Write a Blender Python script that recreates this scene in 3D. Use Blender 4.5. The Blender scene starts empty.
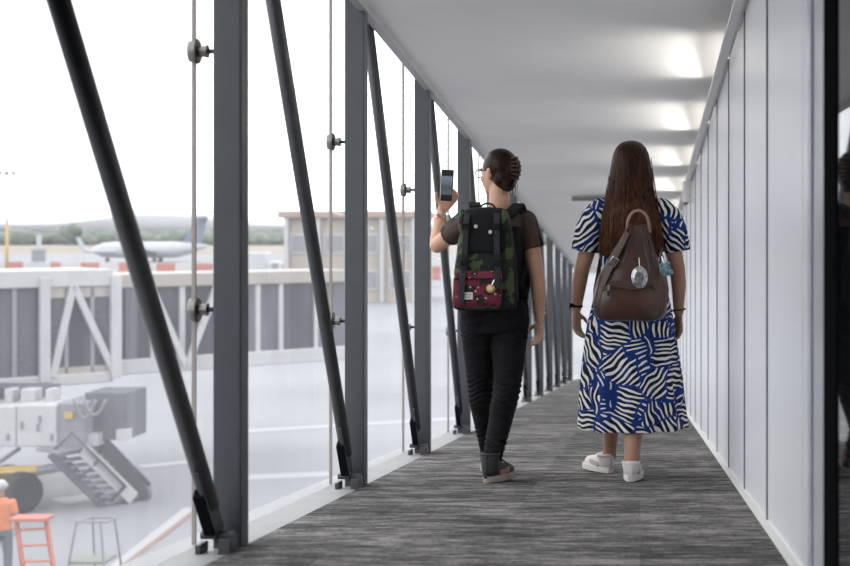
import bpy, bmesh, math, random
from mathutils import Vector, Matrix, Euler
from mathutils import noise as mnoise
random.seed(7)
PI = math.pi
SC = bpy.context.scene
COL = SC.collection

# ------------------------------------------------------------------ camera, sky, exposure
F = 1400.0            # focal length in pixels (850 wide)
VX, HY = 640.0, 232.0  # vanishing column of the corridor, true horizon row
CAMZ = 0.66
S = 115.0 / F         # the walkway ramps down away from the camera
cam = bpy.data.cameras.new('camera')
cam.sensor_width = 36.0
cam.lens = F * 36.0 / 850.0
cam.shift_x = (425.0 - VX) / 850.0
cam.shift_y = -(283.0 - HY) / 850.0
cam.clip_end = 6000
cam.dof.use_dof = True
cam.dof.focus_distance = 6.9
cam.dof.aperture_fstop = 3.2
camo = bpy.data.objects.new('camera', cam)
COL.objects.link(camo)
camo.location = (0, 0, CAMZ)
camo.rotation_euler = (PI / 2, 0, 0)
SC.camera = camo

W = bpy.data.worlds.new('overcast_sky')
SC.world = W
W.use_nodes = True
nt = W.node_tree
bg = nt.nodes['Background']
tc = nt.nodes.new('ShaderNodeTexCoord')
sx = nt.nodes.new('ShaderNodeSeparateXYZ')
rp = nt.nodes.new('ShaderNodeValToRGB')
rp.color_ramp.elements[0].position = 0.0
rp.color_ramp.elements[0].color = (0.80, 0.825, 0.87, 1)
rp.color_ramp.elements[1].position = 0.35
rp.color_ramp.elements[1].color = (0.97, 0.975, 1.0, 1)
nt.links.new(tc.outputs['Generated'], sx.inputs[0])
nt.links.new(sx.outputs['Z'], rp.inputs[0])
nt.links.new(rp.outputs[0], bg.inputs['Color'])
bg.inputs['Strength'].default_value = 3.2
vs = SC.view_settings
vs.view_transform = 'Standard'
vs.look = 'None'
vs.exposure = 0.0
vs.gamma = 1.0
vs.use_curve_mapping = False
TUBE_POWER = 6.0
LAMP_WATTS = 2.5

# ------------------------------------------------------------------ helpers
def hx(r, g, b):
    f = lambda c: (c / 255.0 / 12.92) if c / 255.0 <= 0.04045 else ((c / 255.0 + 0.055) / 1.055) ** 2.4
    return (f(r), f(g), f(b))

def zf(y):
    return -S * y

class MB:
    """collects shapes into ONE mesh"""
    def __init__(self):
        self.bm = bmesh.new()
        self.uv = None

    def face(self, vs_):
        try:
            return self.bm.faces.new(vs_)
        except ValueError:
            return None

    def hexa(self, p):
        v = [self.bm.verts.new(q) for q in p]
        for f in ((0, 3, 2, 1), (4, 5, 6, 7), (0, 1, 5, 4), (1, 2, 6, 5), (2, 3, 7, 6), (3, 0, 4, 7)):
            self.face([v[i] for i in f])
        return v

    def box(self, c, s, rot=None):
        c = Vector(c)
        p = []
        for z in (-.5, .5):
            for x, y in ((-.5, -.5), (.5, -.5), (.5, .5), (-.5, .5)):
                q = Vector((x * s[0], y * s[1], z * s[2]))
                if rot is not None:
                    q = rot @ q
                p.append(c + q)
        return self.hexa(p)

    def sbox(self, x0, x1, y0, y1, h0, h1):
        """box that follows the ramp of the walkway"""
        p = [(x0, y0, h0 - S * y0), (x1, y0, h0 - S * y0), (x1, y1, h0 - S * y1), (x0, y1, h0 - S * y1),
             (x0, y0, h1 - S * y0), (x1, y0, h1 - S * y0), (x1, y1, h1 - S * y1), (x0, y1, h1 - S * y1)]
        return self.hexa(p)

    def rings(self, rs, closed=True, cap=True):
        rv = [[self.bm.verts.new(p) for p in r] for r in rs]
        n = len(rv[0])
        for a, b in zip(rv[:-1], rv[1:]):
            for i in range(n if closed else n - 1):
                j = (i + 1) % n
                self.face([a[i], a[j], b[j], b[i]])
        if cap and closed:
            self.face(list(reversed(rv[0])))
            self.face(rv[-1])
        return rv

    def tube(self, pts, r, n=10, cap=True):
        pts = [Vector(p) for p in pts]
        rad = r if isinstance(r, (list, tuple)) else [r] * len(pts)
        rs = []
        up = None
        for i, p in enumerate(pts):
            if i == 0:
                t = pts[1] - p
            elif i == len(pts) - 1:
                t = p - pts[i - 1]
            else:
                t = (pts[i + 1] - p).normalized() + (p - pts[i - 1]).normalized()
            t.normalize()
            if up is None:
                up = Vector((0, 0, 1)) if abs(t.z) < .9 else Vector((1, 0, 0))
            a = t.cross(up)
            a.normalize()
            b = a.cross(t)
            up = b
            rs.append([p + a * math.cos(2 * PI * k / n) * rad[i] + b * math.sin(2 * PI * k / n) * rad[i] for k in range(n)])
        return self.rings(rs, True, cap)

    def strap(self, pts, w, t, side=None):
        """flat band along pts; side = direction across the band (one or per point)"""
        pts = [Vector(p) for p in pts]
        rs = []
        for i, p in enumerate(pts):
            a = pts[max(0, i - 1)]
            b = pts[min(len(pts) - 1, i + 1)]
            d = (b - a).normalized()
            sd = Vector(side) if side is not None else Vector((1, 0, 0))
            sd = (sd - d * sd.dot(d)).normalized()
            nn = d.cross(sd)
            ww = w[i] if isinstance(w, (list, tuple)) else w
            rs.append([p + sd * ww / 2 + nn * t / 2, p - sd * ww / 2 + nn * t / 2, p - sd * ww / 2 - nn * t / 2, p + sd * ww / 2 - nn * t / 2])
        return self.rings(rs)

    def ell(self, c, r, rot=None, u=20, v=12):
        c = Vector(c)
        if not isinstance(r, (list, tuple)):
            r = (r, r, r)
        def P(a, b):
            q = Vector((r[0] * math.sin(a) * math.cos(b), r[1] * math.sin(a) * math.sin(b), r[2] * math.cos(a)))
            return c + (rot @ q if rot is not None else q)
        top = self.bm.verts.new(P(0, 0))
        bot = self.bm.verts.new(P(PI, 0))
        rv = [[self.bm.verts.new(P(PI * i / v, 2 * PI * k / u)) for k in range(u)] for i in range(1, v)]
        for k in range(u):
            j = (k + 1) % u
            self.face([top, rv[0][k], rv[0][j]])
            self.face([bot, rv[-1][j], rv[-1][k]])
        for a, b in zip(rv[:-1], rv[1:]):
            for k in range(u):
                j = (k + 1) % u
                self.face([a[k], b[k], b[j], a[j]])

    def cap(self, p0, r0, p1, r1, n=14, round0=True, round1=True):
        """tapered capsule"""
        self.tube([p0, p1], [r0, r1], n)
        if round0:
            self.ell(p0, r0, u=n, v=8)
        if round1:
            self.ell(p1, r1, u=n, v=8)

    def chain(self, pts, n=14, ends=(True, True)):
        for i, ((p, r), (q, s)) in enumerate(zip(pts[:-1], pts[1:])):
            self.cap(p, r, q, s, n, ends[0] or i > 0, ends[1] or i < len(pts) - 2)

    def loft(self, secs, n=48, pw=2.0, fold=None):
        """secs: (z, cx, cy, rx, ry) -> closed loft of superellipses"""
        rs = []
        for s in secs:
            z, cx, cy, rx, ry = s[:5]
            ring = []
            for k in range(n):
                a = 2 * PI * k / n
                c, d = math.cos(a), math.sin(a)
                x = math.copysign(abs(c) ** (2 / pw), c)
                y = math.copysign(abs(d) ** (2 / pw), d)
                m = 1.0 if fold is None else fold(a, z)
                ring.append((cx + rx * x * m, cy + ry * y * m, z))
            rs.append(ring)
        return self.rings(rs)

    def build(self, name, m, parent=None, smooth=False, bevel=0, loc=None, segs=2):
        bmesh.ops.recalc_face_normals(self.bm, faces=self.bm.faces)
        me = bpy.data.meshes.new(name)
        self.bm.to_mesh(me)
        self.bm.free()
        ms = m if isinstance(m, (list, tuple)) else [m]
        for k in ms:
            me.materials.append(k)
        if smooth:
            for p in me.polygons:
                p.use_smooth = True
        o = bpy.data.objects.new(name, me)
        COL.objects.link(o)
        if parent is not None:
            o.parent = parent
        if loc is not None:
            o.location = loc
        if bevel:
            b = o.modifiers.new('bevel', 'BEVEL')
            b.width = bevel
            b.segments = segs
            b.limit_method = 'ANGLE'
            b.angle_limit = math.radians(40)
        return o

def bake(o, voxel=None, smooth_it=0, subdiv=0):
    if voxel:
        r = o.modifiers.new('remesh', 'REMESH')
        r.mode = 'VOXEL'
        r.voxel_size = voxel
        r.use_smooth_shade = True
    if smooth_it:
        s = o.modifiers.new('smooth', 'SMOOTH')
        s.factor = .5
        s.iterations = smooth_it
    if subdiv:
        s = o.modifiers.new('sub', 'SUBSURF')
        s.levels = s.render_levels = subdiv
    dg = bpy.context.evaluated_depsgraph_get()
    me = bpy.data.meshes.new_from_object(o.evaluated_get(dg))
    old = o.data
    mats = [m for m in old.materials]
    o.modifiers.clear()
    o.data = me
    if len(me.materials) == 0:
        for m in mats:
            me.materials.append(m)
    for p in me.polygons:
        p.use_smooth = True
    bpy.data.meshes.remove(old)
    return o

def thing(name, loc=(0, 0, 0), rz=0):
    o = bpy.data.objects.new(name, None)
    o.empty_display_size = .1
    COL.objects.link(o)
    o.location = loc
    o.rotation_euler = (0, 0, rz)
    return o

def tag(o, label=None, cat=None, group=None, kind=None):
    if label:
        o['label'] = label
    if cat:
        o['category'] = cat
    if group:
        o['group'] = group
    if kind:
        o['kind'] = kind
    return o

def copy_tree(o, parent=None):
    c = o.copy()
    COL.objects.link(c)
    if parent is not None:
        c.parent = parent
    for ch in list(o.children):
        copy_tree(ch, c)
    return c

def rotz(a):
    return Matrix.Rotation(a, 3, 'Z')

def at(px, py, D):
    return Vector(((px - VX) * D / F, D, CAMZ - (py - HY) * D / F))

ORD = ['first', 'second', 'third', 'fourth', 'fifth', 'sixth', 'seventh', 'eighth', 'ninth', 'tenth', 'eleventh', 'twelfth', 'thirteenth', 'fourteenth', 'fifteenth', 'sixteenth', 'seventeenth', 'eighteenth', 'nineteenth', 'twentieth', 'twenty-first', 'twenty-second', 'twenty-third', 'twenty-fourth', 'twenty-fifth', 'twenty-sixth', 'twenty-seventh', 'twenty-eighth', 'twenty-ninth', 'thirtieth']

# ------------------------------------------------------------------ materials
def mat(name, col, rough=.6, metal=0.0, var=0.0, vscale=8.0, bump=0.0, bscale=60.0, spec=.5, stretch=(1, 1, 1), sheen=0.0):
    m = bpy.data.materials.new(name)
    m.use_nodes = True
    t = m.node_tree
    p = t.nodes['Principled BSDF']
    p.inputs['Base Color'].default_value = (*col, 1)
    p.inputs['Roughness'].default_value = rough
    p.inputs['Metallic'].default_value = metal
    p.inputs['Specular IOR Level'].default_value = spec
    if sheen:
        p.inputs['Sheen Weight'].default_value = sheen
    if var or bump:
        c = t.nodes.new('ShaderNodeTexCoord')
        mp = t.nodes.new('ShaderNodeMapping')
        mp.inputs['Scale'].default_value = stretch
        t.links.new(c.outputs['Object'], mp.inputs[0])
    if var:
        n = t.nodes.new('ShaderNodeTexNoise')
        n.inputs['Scale'].default_value = vscale
        n.inputs['Detail'].default_value = 5
        t.links.new(mp.outputs[0], n.inputs['Vector'])
        r = t.nodes.new('ShaderNodeValToRGB')
        r.color_ramp.elements[0].position = .3
        r.color_ramp.elements[1].position = .7
        r.color_ramp.elements[0].color = (*[max(0, k * (1 - var)) for k in col], 1)
        r.color_ramp.elements[1].color = (*[min(1, k * (1 + var)) for k in col], 1)
        t.links.new(n.outputs['Fac'], r.inputs[0])
        t.links.new(r.outputs[0], p.inputs['Base Color'])
    if bump:
        n2 = t.nodes.new('ShaderNodeTexNoise')
        n2.inputs['Scale'].default_value = bscale
        n2.inputs['Detail'].default_value = 4
        t.links.new(mp.outputs[0], n2.inputs['Vector'])
        b = t.nodes.new('ShaderNodeBump')
        b.inputs['Strength'].default_value = bump
        b.inputs['Distance'].default_value = .01
        t.links.new(n2.outputs['Fac'], b.inputs['Height'])
        t.links.new(b.outputs[0], p.inputs['Normal'])
    return m

def N(t, typ, **kw):
    n = t.nodes.new(typ)
    for k, v in kw.items():
        setattr(n, k, v)
    return n

def math_node(t, op, a, b=None, c=None):
    n = t.nodes.new('ShaderNodeMath')
    n.operation = op
    for i, v in enumerate((a, b, c)):
        if v is None:
            continue
        if isinstance(v, (int, float)):
            n.inputs[i].default_value = v
        else:
            t.links.new(v, n.inputs[i])
    return n.outputs[0]

def mixc(t, f, a, b):
    n = t.nodes.new('ShaderNodeMix')
    n.data_type = 'RGBA'
    for sock, v in ((n.inputs[0], f), (n.inputs[6], a), (n.inputs[7], b)):
        if hasattr(v, 'is_output'):
            t.links.new(v, sock)
        elif isinstance(v, (int, float)):
            sock.default_value = v
        else:
            sock.default_value = (*v, 1)
    return n.outputs[2]

def carpet_material():
    m = bpy.data.materials.new('streaked_carpet')
    m.use_nodes = True
    t = m.node_tree
    p = t.nodes['Principled BSDF']
    c = N(t, 'ShaderNodeTexCoord')
    def nz(scale, sc, det=3):
        mp = N(t, 'ShaderNodeMapping')
        mp.inputs['Scale'].default_value = scale
        t.links.new(c.outputs['Object'], mp.inputs[0])
        n = N(t, 'ShaderNodeTexNoise')
        n.inputs['Scale'].default_value = sc
        n.inputs['Detail'].default_value = det
        t.links.new(mp.outputs[0], n.inputs['Vector'])
        return n.outputs['Fac']
    fine = nz((10, 34, 1), 1.0, 4)
    mid = nz((2.2, 9, 1), 1.0, 3)
    speck = nz((70, 80, 1), 1.0, 2)
    sep = N(t, 'ShaderNodeSeparateXYZ')
    t.links.new(c.outputs['Object'], sep.inputs[0])
    fx = math_node(t, 'FLOOR', math_node(t, 'MULTIPLY', sep.outputs['X'], 2.0))
    fy = math_node(t, 'FLOOR', math_node(t, 'MULTIPLY', sep.outputs['Y'], 2.0))
    cmb = N(t, 'ShaderNodeCombineXYZ')
    t.links.new(fx, cmb.inputs[0])
    t.links.new(fy, cmb.inputs[1])
    wn = N(t, 'ShaderNodeTexWhiteNoise')
    t.links.new(cmb.outputs[0], wn.inputs['Vector'])
    tot = math_node(t, 'ADD', math_node(t, 'MULTIPLY', fine, .55), math_node(t, 'MULTIPLY', mid, .45))
    tot = math_node(t, 'ADD', tot, math_node(t, 'MULTIPLY', math_node(t, 'SUBTRACT', wn.outputs['Value'], .5), .07))
    tot = math_node(t, 'ADD', tot, math_node(t, 'MULTIPLY', math_node(t, 'SUBTRACT', speck, .5), .30))
    r = N(t, 'ShaderNodeValToRGB')
    e = r.color_ramp.elements
    e[0].position = .36
    e[0].color = (.040, .038, .038, 1)
    e[1].position = .66
    e[1].color = (.33, .31, .29, 1)
    x = e.new(.5)
    x.color = (.125, .119, .116, 1)
    t.links.new(tot, r.inputs[0])
    t.links.new(r.outputs[0], p.inputs['Base Color'])
    p.inputs['Roughness'].default_value = .95
    p.inputs['Specular IOR Level'].default_value = .1
    b = N(t, 'ShaderNodeBump')
    b.inputs['Strength'].default_value = .5
    b.inputs['Distance'].default_value = .006
    t.links.new(speck, b.inputs['Height'])
    t.links.new(b.outputs[0], p.inputs['Normal'])
    return m

def glass_material():
    m = bpy.data.materials.new('dusty_hazed_glass')
    m.use_nodes = True
    t = m.node_tree
    t.nodes.remove(t.nodes['Principled BSDF'])
    out = t.nodes['Material Output']
    tr = N(t, 'ShaderNodeBsdfTransparent')
    tr.inputs[0].default_value = (.965, .975, .98, 1)
    gl = N(t, 'ShaderNodeBsdfGlossy')
    gl.inputs['Roughness'].default_value = .02
    gl.inputs['Color'].default_value = (.9, .9, .9, 1)
    fr = N(t, 'ShaderNodeFresnel')
    fr.inputs['IOR'].default_value = 1.35
    mx = N(t, 'ShaderNodeMixShader')
    t.links.new(math_node(t, 'MULTIPLY', fr.outputs[0], .04), mx.inputs[0])
    t.links.new(tr.outputs[0], mx.inputs[1])
    t.links.new(gl.outputs[0], mx.inputs[2])
    df = N(t, 'ShaderNodeBsdfTranslucent')
    df.inputs[0].default_value = (.88, .88, .9, 1)
    # dust film with rain streaks; its milky base stands in for outdoor haze
    c = N(t, 'ShaderNodeTexCoord')
    mp = N(t, 'ShaderNodeMapping')
    mp.inputs['Scale'].default_value = (1, 9, .35)
    t.links.new(c.outputs['Object'], mp.inputs[0])
    n = N(t, 'ShaderNodeTexNoise')
    n.inputs['Scale'].default_value = 1.6
    n.inputs['Detail'].default_value = 4
    t.links.new(mp.outputs[0], n.inputs['Vector'])
    mr = N(t, 'ShaderNodeMapRange')
    mr.inputs['From Min'].default_value = .35
    mr.inputs['From Max'].default_value = .75
    mr.inputs['To Min'].default_value = .036
    mr.inputs['To Max'].default_value = .066
    t.links.new(n.outputs['Fac'], mr.inputs[0])
    m2 = N(t, 'ShaderNodeMixShader')
    t.links.new(mr.outputs[0], m2.inputs[0])
    t.links.new(mx.outputs[0], m2.inputs[1])
    t.links.new(df.outputs[0], m2.inputs[2])
    t.links.new(m2.outputs[0], out.inputs['Surface'])
    return m

def dress_material():
    m = bpy.data.materials.new('zebra_leaf_print')
    m.use_nodes = True
    t = m.node_tree
    p = t.nodes['Principled BSDF']
    c = N(t, 'ShaderNodeTexCoord')
    # gentle warp
    nz = N(t, 'ShaderNodeTexNoise')
    nz.inputs['Scale'].default_value = 9
    nz.inputs['Detail'].default_value = 1
    t.links.new(c.outputs['Object'], nz.inputs['Vector'])
    sub = N(t, 'ShaderNodeVectorMath', operation='SUBTRACT')
    t.links.new(nz.outputs['Color'], sub.inputs[0])
    sub.inputs[1].default_value = (.5, .5, .5)
    scl = N(t, 'ShaderNodeVectorMath', operation='SCALE')
    scl.inputs['Scale'].default_value = .075
    t.links.new(sub.outputs[0], scl.inputs[0])
    add = N(t, 'ShaderNodeVectorMath', operation='ADD')
    t.links.new(c.outputs['Object'], add.inputs[0])
    t.links.new(scl.outputs[0], add.inputs[1])
    vo = N(t, 'ShaderNodeTexVoronoi', voronoi_dimensions='3D', feature='F1')
    vo.inputs['Scale'].default_value = 6.4
    t.links.new(add.outputs[0], vo.inputs['Vector'])
    ve = N(t, 'ShaderNodeTexVoronoi', voronoi_dimensions='3D', feature='DISTANCE_TO_EDGE')
    ve.inputs['Scale'].default_value = 6.4
    t.links.new(add.outputs[0], ve.inputs['Vector'])
    sc = N(t, 'ShaderNodeSeparateColor')
    t.links.new(vo.outputs['Color'], sc.inputs[0])
    ang = math_node(t, 'MULTIPLY', sc.outputs[0], 6.283)
    vr = N(t, 'ShaderNodeVectorRotate', rotation_type='AXIS_ANGLE')
    vr.inputs['Axis'].default_value = (0, 1, 0)
    t.links.new(add.outputs[0], vr.inputs['Vector'])
    t.links.new(ang, vr.inputs['Angle'])
    sp = N(t, 'ShaderNodeSeparateXYZ')
    t.links.new(vr.outputs[0], sp.inputs[0])
    w = math_node(t, 'SINE', math_node(t, 'ADD', math_node(t, 'MULTIPLY', sp.outputs['X'], 245.0), math_node(t, 'MULTIPLY', sc.outputs[1], 6.28)))
    edge = ve.outputs['Distance']
    thr = math_node(t, 'SUBTRACT', .86, math_node(t, 'MULTIPLY', edge, 4.6))
    thr = math_node(t, 'MAXIMUM', thr, .10)
    leaf = math_node(t, 'GREATER_THAN', w, thr)
    inside = math_node(t, 'GREATER_THAN', edge, .022)
    white = math_node(t, 'MULTIPLY', leaf, inside)
    # dark navy ground, royal blue around the edges of each motif
    n3 = N(t, 'ShaderNodeTexNoise')
    n3.inputs['Scale'].default_value = 11
    t.links.new(c.outputs['Object'], n3.inputs['Vector'])
    bl = math_node(t, 'MAXIMUM', math_node(t, 'LESS_THAN', edge, .075), math_node(t, 'GREATER_THAN', n3.outputs['Fac'], .60))
    base = mixc(t, bl, (.006, .008, .020), (.010, .032, .150))
    col = mixc(t, white, base, (.72, .71, .70))
    t.links.new(col, p.inputs['Base Color'])
    p.inputs['Roughness'].default_value = .85
    p.inputs['Specular IOR Level'].default_value = .2
    return m

def hair_material(name, dark, light, stretch=(60, 60, 1.5), rough=.38):
    m = bpy.data.materials.new(name)
    m.use_nodes = True
    t = m.node_tree
    p = t.nodes['Principled BSDF']
    c = N(t, 'ShaderNodeTexCoord')
    mp = N(t, 'ShaderNodeMapping')
    mp.inputs['Scale'].default_value = stretch
    t.links.new(c.outputs['Object'], mp.inputs[0])
    n = N(t, 'ShaderNodeTexNoise')
    n.inputs['Scale'].default_value = 2.0
    n.inputs['Detail'].default_value = 5
    t.links.new(mp.outputs[0], n.inputs['Vector'])
    sp = N(t, 'ShaderNodeSeparateXYZ')
    t.links.new(c.outputs['Object'], sp.inputs[0])
    r = N(t, 'ShaderNodeValToRGB')
    r.color_ramp.elements[0].position = .38
    r.color_ramp.elements[0].color = (*dark, 1)
    r.color_ramp.elements[1].position = .68
    r.color_ramp.elements[1].color = (*light, 1)
    t.links.new(n.outputs['Fac'], r.inputs[0])
    # dyed lengths: darker roots, browner ends
    mr = N(t, 'ShaderNodeMapRange')
    mr.inputs['From Min'].default_value = 1.25
    mr.inputs['From Max'].default_value = 1.66
    mr.inputs['To Min'].default_value = 0.0
    mr.inputs['To Max'].default_value = .85
    t.links.new(sp.outputs['Z'], mr.inputs[0])
    t.links.new(mixc(t, mr.outputs[0], r.outputs[0], dark), p.inputs['Base Color'])
    p.inputs['Roughness'].default_value = rough
    b = N(t, 'ShaderNodeBump')
    p.inputs['Specular IOR Level'].default_value = .22
    p.inputs['Specular Tint'].default_value = (1, .75, .6, 1)
    b.inputs['Strength'].default_value = .6
    b.inputs['Distance'].default_value = .004
    t.links.new(n.outputs['Fac'], b.inputs['Height'])
    t.links.new(b.outputs[0], p.inputs['Normal'])
    return m

def blotch_material(name, base, spots, scale, thr, rough=.8, detail=3, second=None):
    m = bpy.data.materials.new(name)
    m.use_nodes = True
    t = m.node_tree
    p = t.nodes['Principled BSDF']
    c = N(t, 'ShaderNodeTexCoord')
    n = N(t, 'ShaderNodeTexNoise')
    n.inputs['Scale'].default_value = scale
    n.inputs['Detail'].default_value = detail
    t.links.new(c.outputs['Object'], n.inputs['Vector'])
    col = mixc(t, math_node(t, 'GREATER_THAN', n.outputs['Fac'], thr), base, spots)
    if second:
        v = N(t, 'ShaderNodeTexVoronoi')
        v.inputs['Scale'].default_value = second[1]
        t.links.new(c.outputs['Object'], v.inputs['Vector'])
        col = mixc(t, math_node(t, 'LESS_THAN', v.outputs['Distance'], second[2]), col, second[0])
    t.links.new(col, p.inputs['Base Color'])
    p.inputs['Roughness'].default_value = rough
    return m

def sheer_material():
    m = bpy.data.materials.new('sheer_black_mesh')
    m.use_nodes = True
    t = m.node_tree
    p = t.nodes['Principled BSDF']
    out = t.nodes['Material Output']
    p.inputs['Base Color'].default_value = (.012, .011, .012, 1)
    p.inputs['Roughness'].default_value = .8
    tr = N(t, 'ShaderNodeBsdfTransparent')
    lw = N(t, 'ShaderNodeLayerWeight')
    lw.inputs[0].default_value = .35
    f = math_node(t, 'ADD', math_node(t, 'MULTIPLY', lw.outputs['Facing'], .35), .64)
    mx = N(t, 'ShaderNodeMixShader')
    t.links.new(f, mx.inputs[0])
    t.links.new(tr.outputs[0], mx.inputs[1])
    t.links.new(p.outputs[0], mx.inputs[2])
    t.links.new(mx.outputs[0], out.inputs['Surface'])
    return m

def emit(name, col, k):
    m = bpy.data.materials.new(name)
    m.use_nodes = True
    p = m.node_tree.nodes['Principled BSDF']
    p.inputs['Base Color'].default_value = (*col, 1)
    p.inputs['Emission Color'].default_value = (*col, 1)
    p.inputs['Emission Strength'].default_value = k
    return m

M = {}
M['carpet'] = carpet_material()
M['glass'] = glass_material()
M['ceil'] = mat('painted_ceiling', (.80, .79, .78), .55, var=.03, vscale=2, spec=.3)
M['panel'] = mat('white_laminate_panel', (.80, .80, .825), .3, var=.015, vscale=1.5, spec=.5)
M['joint'] = mat('grey_joint', (.22, .22, .24), .6)
M['base_white'] = mat('white_base_strip', (.80, .78, .75), .5)
M['curb'] = mat('pale_sill', (.30, .295, .29), .6, var=.06, vscale=6)
M['steel_paint'] = mat('dark_grey_paint', (.054, .057, .064), .42, var=.08, vscale=12)
M['brace_paint'] = mat('charcoal_paint', (.048, .048, .053), .38, var=.1, vscale=12)
M['black'] = mat('black_plate', (.010, .010, .011), .7, spec=0.0)
M['inox'] = mat('brushed_steel', (.17, .16, .145), .38, .9, var=.1, vscale=40)
M['blackrod'] = mat('black_rod', (.02, .02, .03), .4, .5)
M['seal'] = mat('brown_sealant', (.30, .25, .21), .6)
M['alu'] = mat('satin_aluminium', (.66, .66, .72), .2)
M['doorglass'] = mat('dark_glass', (.006, .007, .008), .025, spec=.8)
M['nearwall'] = mat('dark_grey_wall', (.10, .10, .105), .6)  # unseen near walls, made dark to dim this end of the corridor
M['jointstrip'] = mat('grey_joint_strip', (.20, .20, .215), .5)
M['roof'] = mat('grey_roof', (.35, .35, .36), .6)
M['trimgrey'] = mat('grey_edge_trim', (.36, .36, .37), .45)
M['tube'] = emit('lit_tube', (1.0, .965, .88), TUBE_POWER)
M['fixture'] = mat('white_plastic', (.7, .69, .67), .4)
M['greybar'] = mat('grey_bar', (.20, .185, .17), .6)

# ------------------------------------------------------------------ the setting
Y0, Y1 = -3.0, 29.0
H_CEIL, H_TOP = 2.30, 2.62
XP = -1.316           # corridor side of the posts
XG = -1.48           # glass line
XW = .462            # panel face of the closed wall
PS = 2.06            # post spacing
PY = [4.62 + PS * i for i in range(-1, 12)]   # front face of each post

m = MB(); m.sbox(XP - .0, XW, Y0, Y1, -.12, 0)
tag(m.build('floor', M['carpet']), 'dark grey streaked carpet floor of the walkway', 'floor', kind='structure')
m = MB(); m.sbox(XG - .10, XP, Y0, Y1, -.14, -.005)
tag(m.build('trim_1', M['curb']), 'pale sill strip along the foot of the glass', 'sill', kind='structure')
m = MB(); m.sbox(XP - .01, XW + .16, Y0, Y1, H_CEIL, H_CEIL + .05)
tag(m.build('ceiling', M['ceil']), 'plain pale ceiling of the walkway', 'ceiling', kind='structure')
m = MB(); m.sbox(XG - .16, XW + .3, Y0, Y1, H_TOP, H_TOP + .12)
tag(m.build('ceiling_roof', M['roof']), 'grey roof slab above the walkway', 'roof', kind='structure')
m = MB(); m.sbox(XP - .03, XP + .012, Y0, Y1, H_CEIL - .035, H_CEIL + .1)
tag(m.build('trim_2', M['trimgrey']), 'grey edge trim where the ceiling meets the glass side', 'trim', kind='structure')
m = MB(); m.sbox(XG - .16, XW + .3, Y1, Y1 + .12, 2.2, H_TOP + .1); m.sbox(XG - .16, XW + .3, Y1, Y1 + .12, -.3, .05)
m.sbox(-.56, -.48, Y1, Y1 + .12, .05, 2.2); m.sbox(XW - .1, XW + .3, Y1, Y1 + .12, .05, 2.2); m.sbox(XG - .16, XG + .06, Y1, Y1 + .12, .05, 2.2)
tag(m.build('wall_far', M['panel']), 'white framed end of the walkway, with added glazing', 'wall', kind='structure')
m = MB(); m.sbox(XG, XW, Y1 + .05, Y1 + .062, .03, 2.22)  # glazing put in so skylight brightens the far end
tag(m.build('window_20', M['glass']), 'bright glass put in the far end to brighten the walkway', 'window', kind='structure')
m = MB(); m.sbox(XG - .2, XG - .0125, Y0, 3.12, -.14, H_TOP)  # unseen wall run past the camera to darken the first post
tag(m.build('wall_left', M['nearwall']), 'unseen unglazed dark wall at the near left, drawn forward to shade the first post', 'wall', kind='structure')
m = MB(); m.sbox(XG - .16, XW + .3, Y0 - .12, Y0, -.3, H_TOP + .1)
tag(m.build('wall_back', M['nearwall']), 'unseen dark grey wall behind the camera, darkened to dim the near end', 'wall', kind='structure')

# closed wall on the right: substrate with panels
wr = MB(); wr.sbox(XW + .002, XW + .2, 3.3, Y1, -.14, H_TOP)
wr.sbox(XW + .16, XW + .2, Y0, 3.29, -.14, H_TOP)
wr = tag(wr.build('wall_right', M['joint']), 'white panelled wall on the right of the walkway', 'wall', kind='structure')
edges = [3.97 + 1.095 * i for i in range(23)]
edges = [e for e in edges if e < Y1] + [Y1]
for a, b in zip(edges[:-1], edges[1:]):
    q = MB(); q.sbox(XW, XW + .0022, a + .009, b - .009, .035, 2.15)
    q.build('wall_panel', M['panel'], wr)
    if b < Y1:
        q = MB(); q.sbox(XW - .0055, XW + .001, b - .011, b + .011, .035, 2.15)
        q.build('joint_strip', M['jointstrip'], wr)
m = MB(); m.sbox(XW - .012, XW + .02, 3.6, Y1, 0, .036)
tag(m.build('baseboard_right', M['base_white']), 'thin white base strip under the wall panels', 'baseboard', kind='structure')
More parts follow.
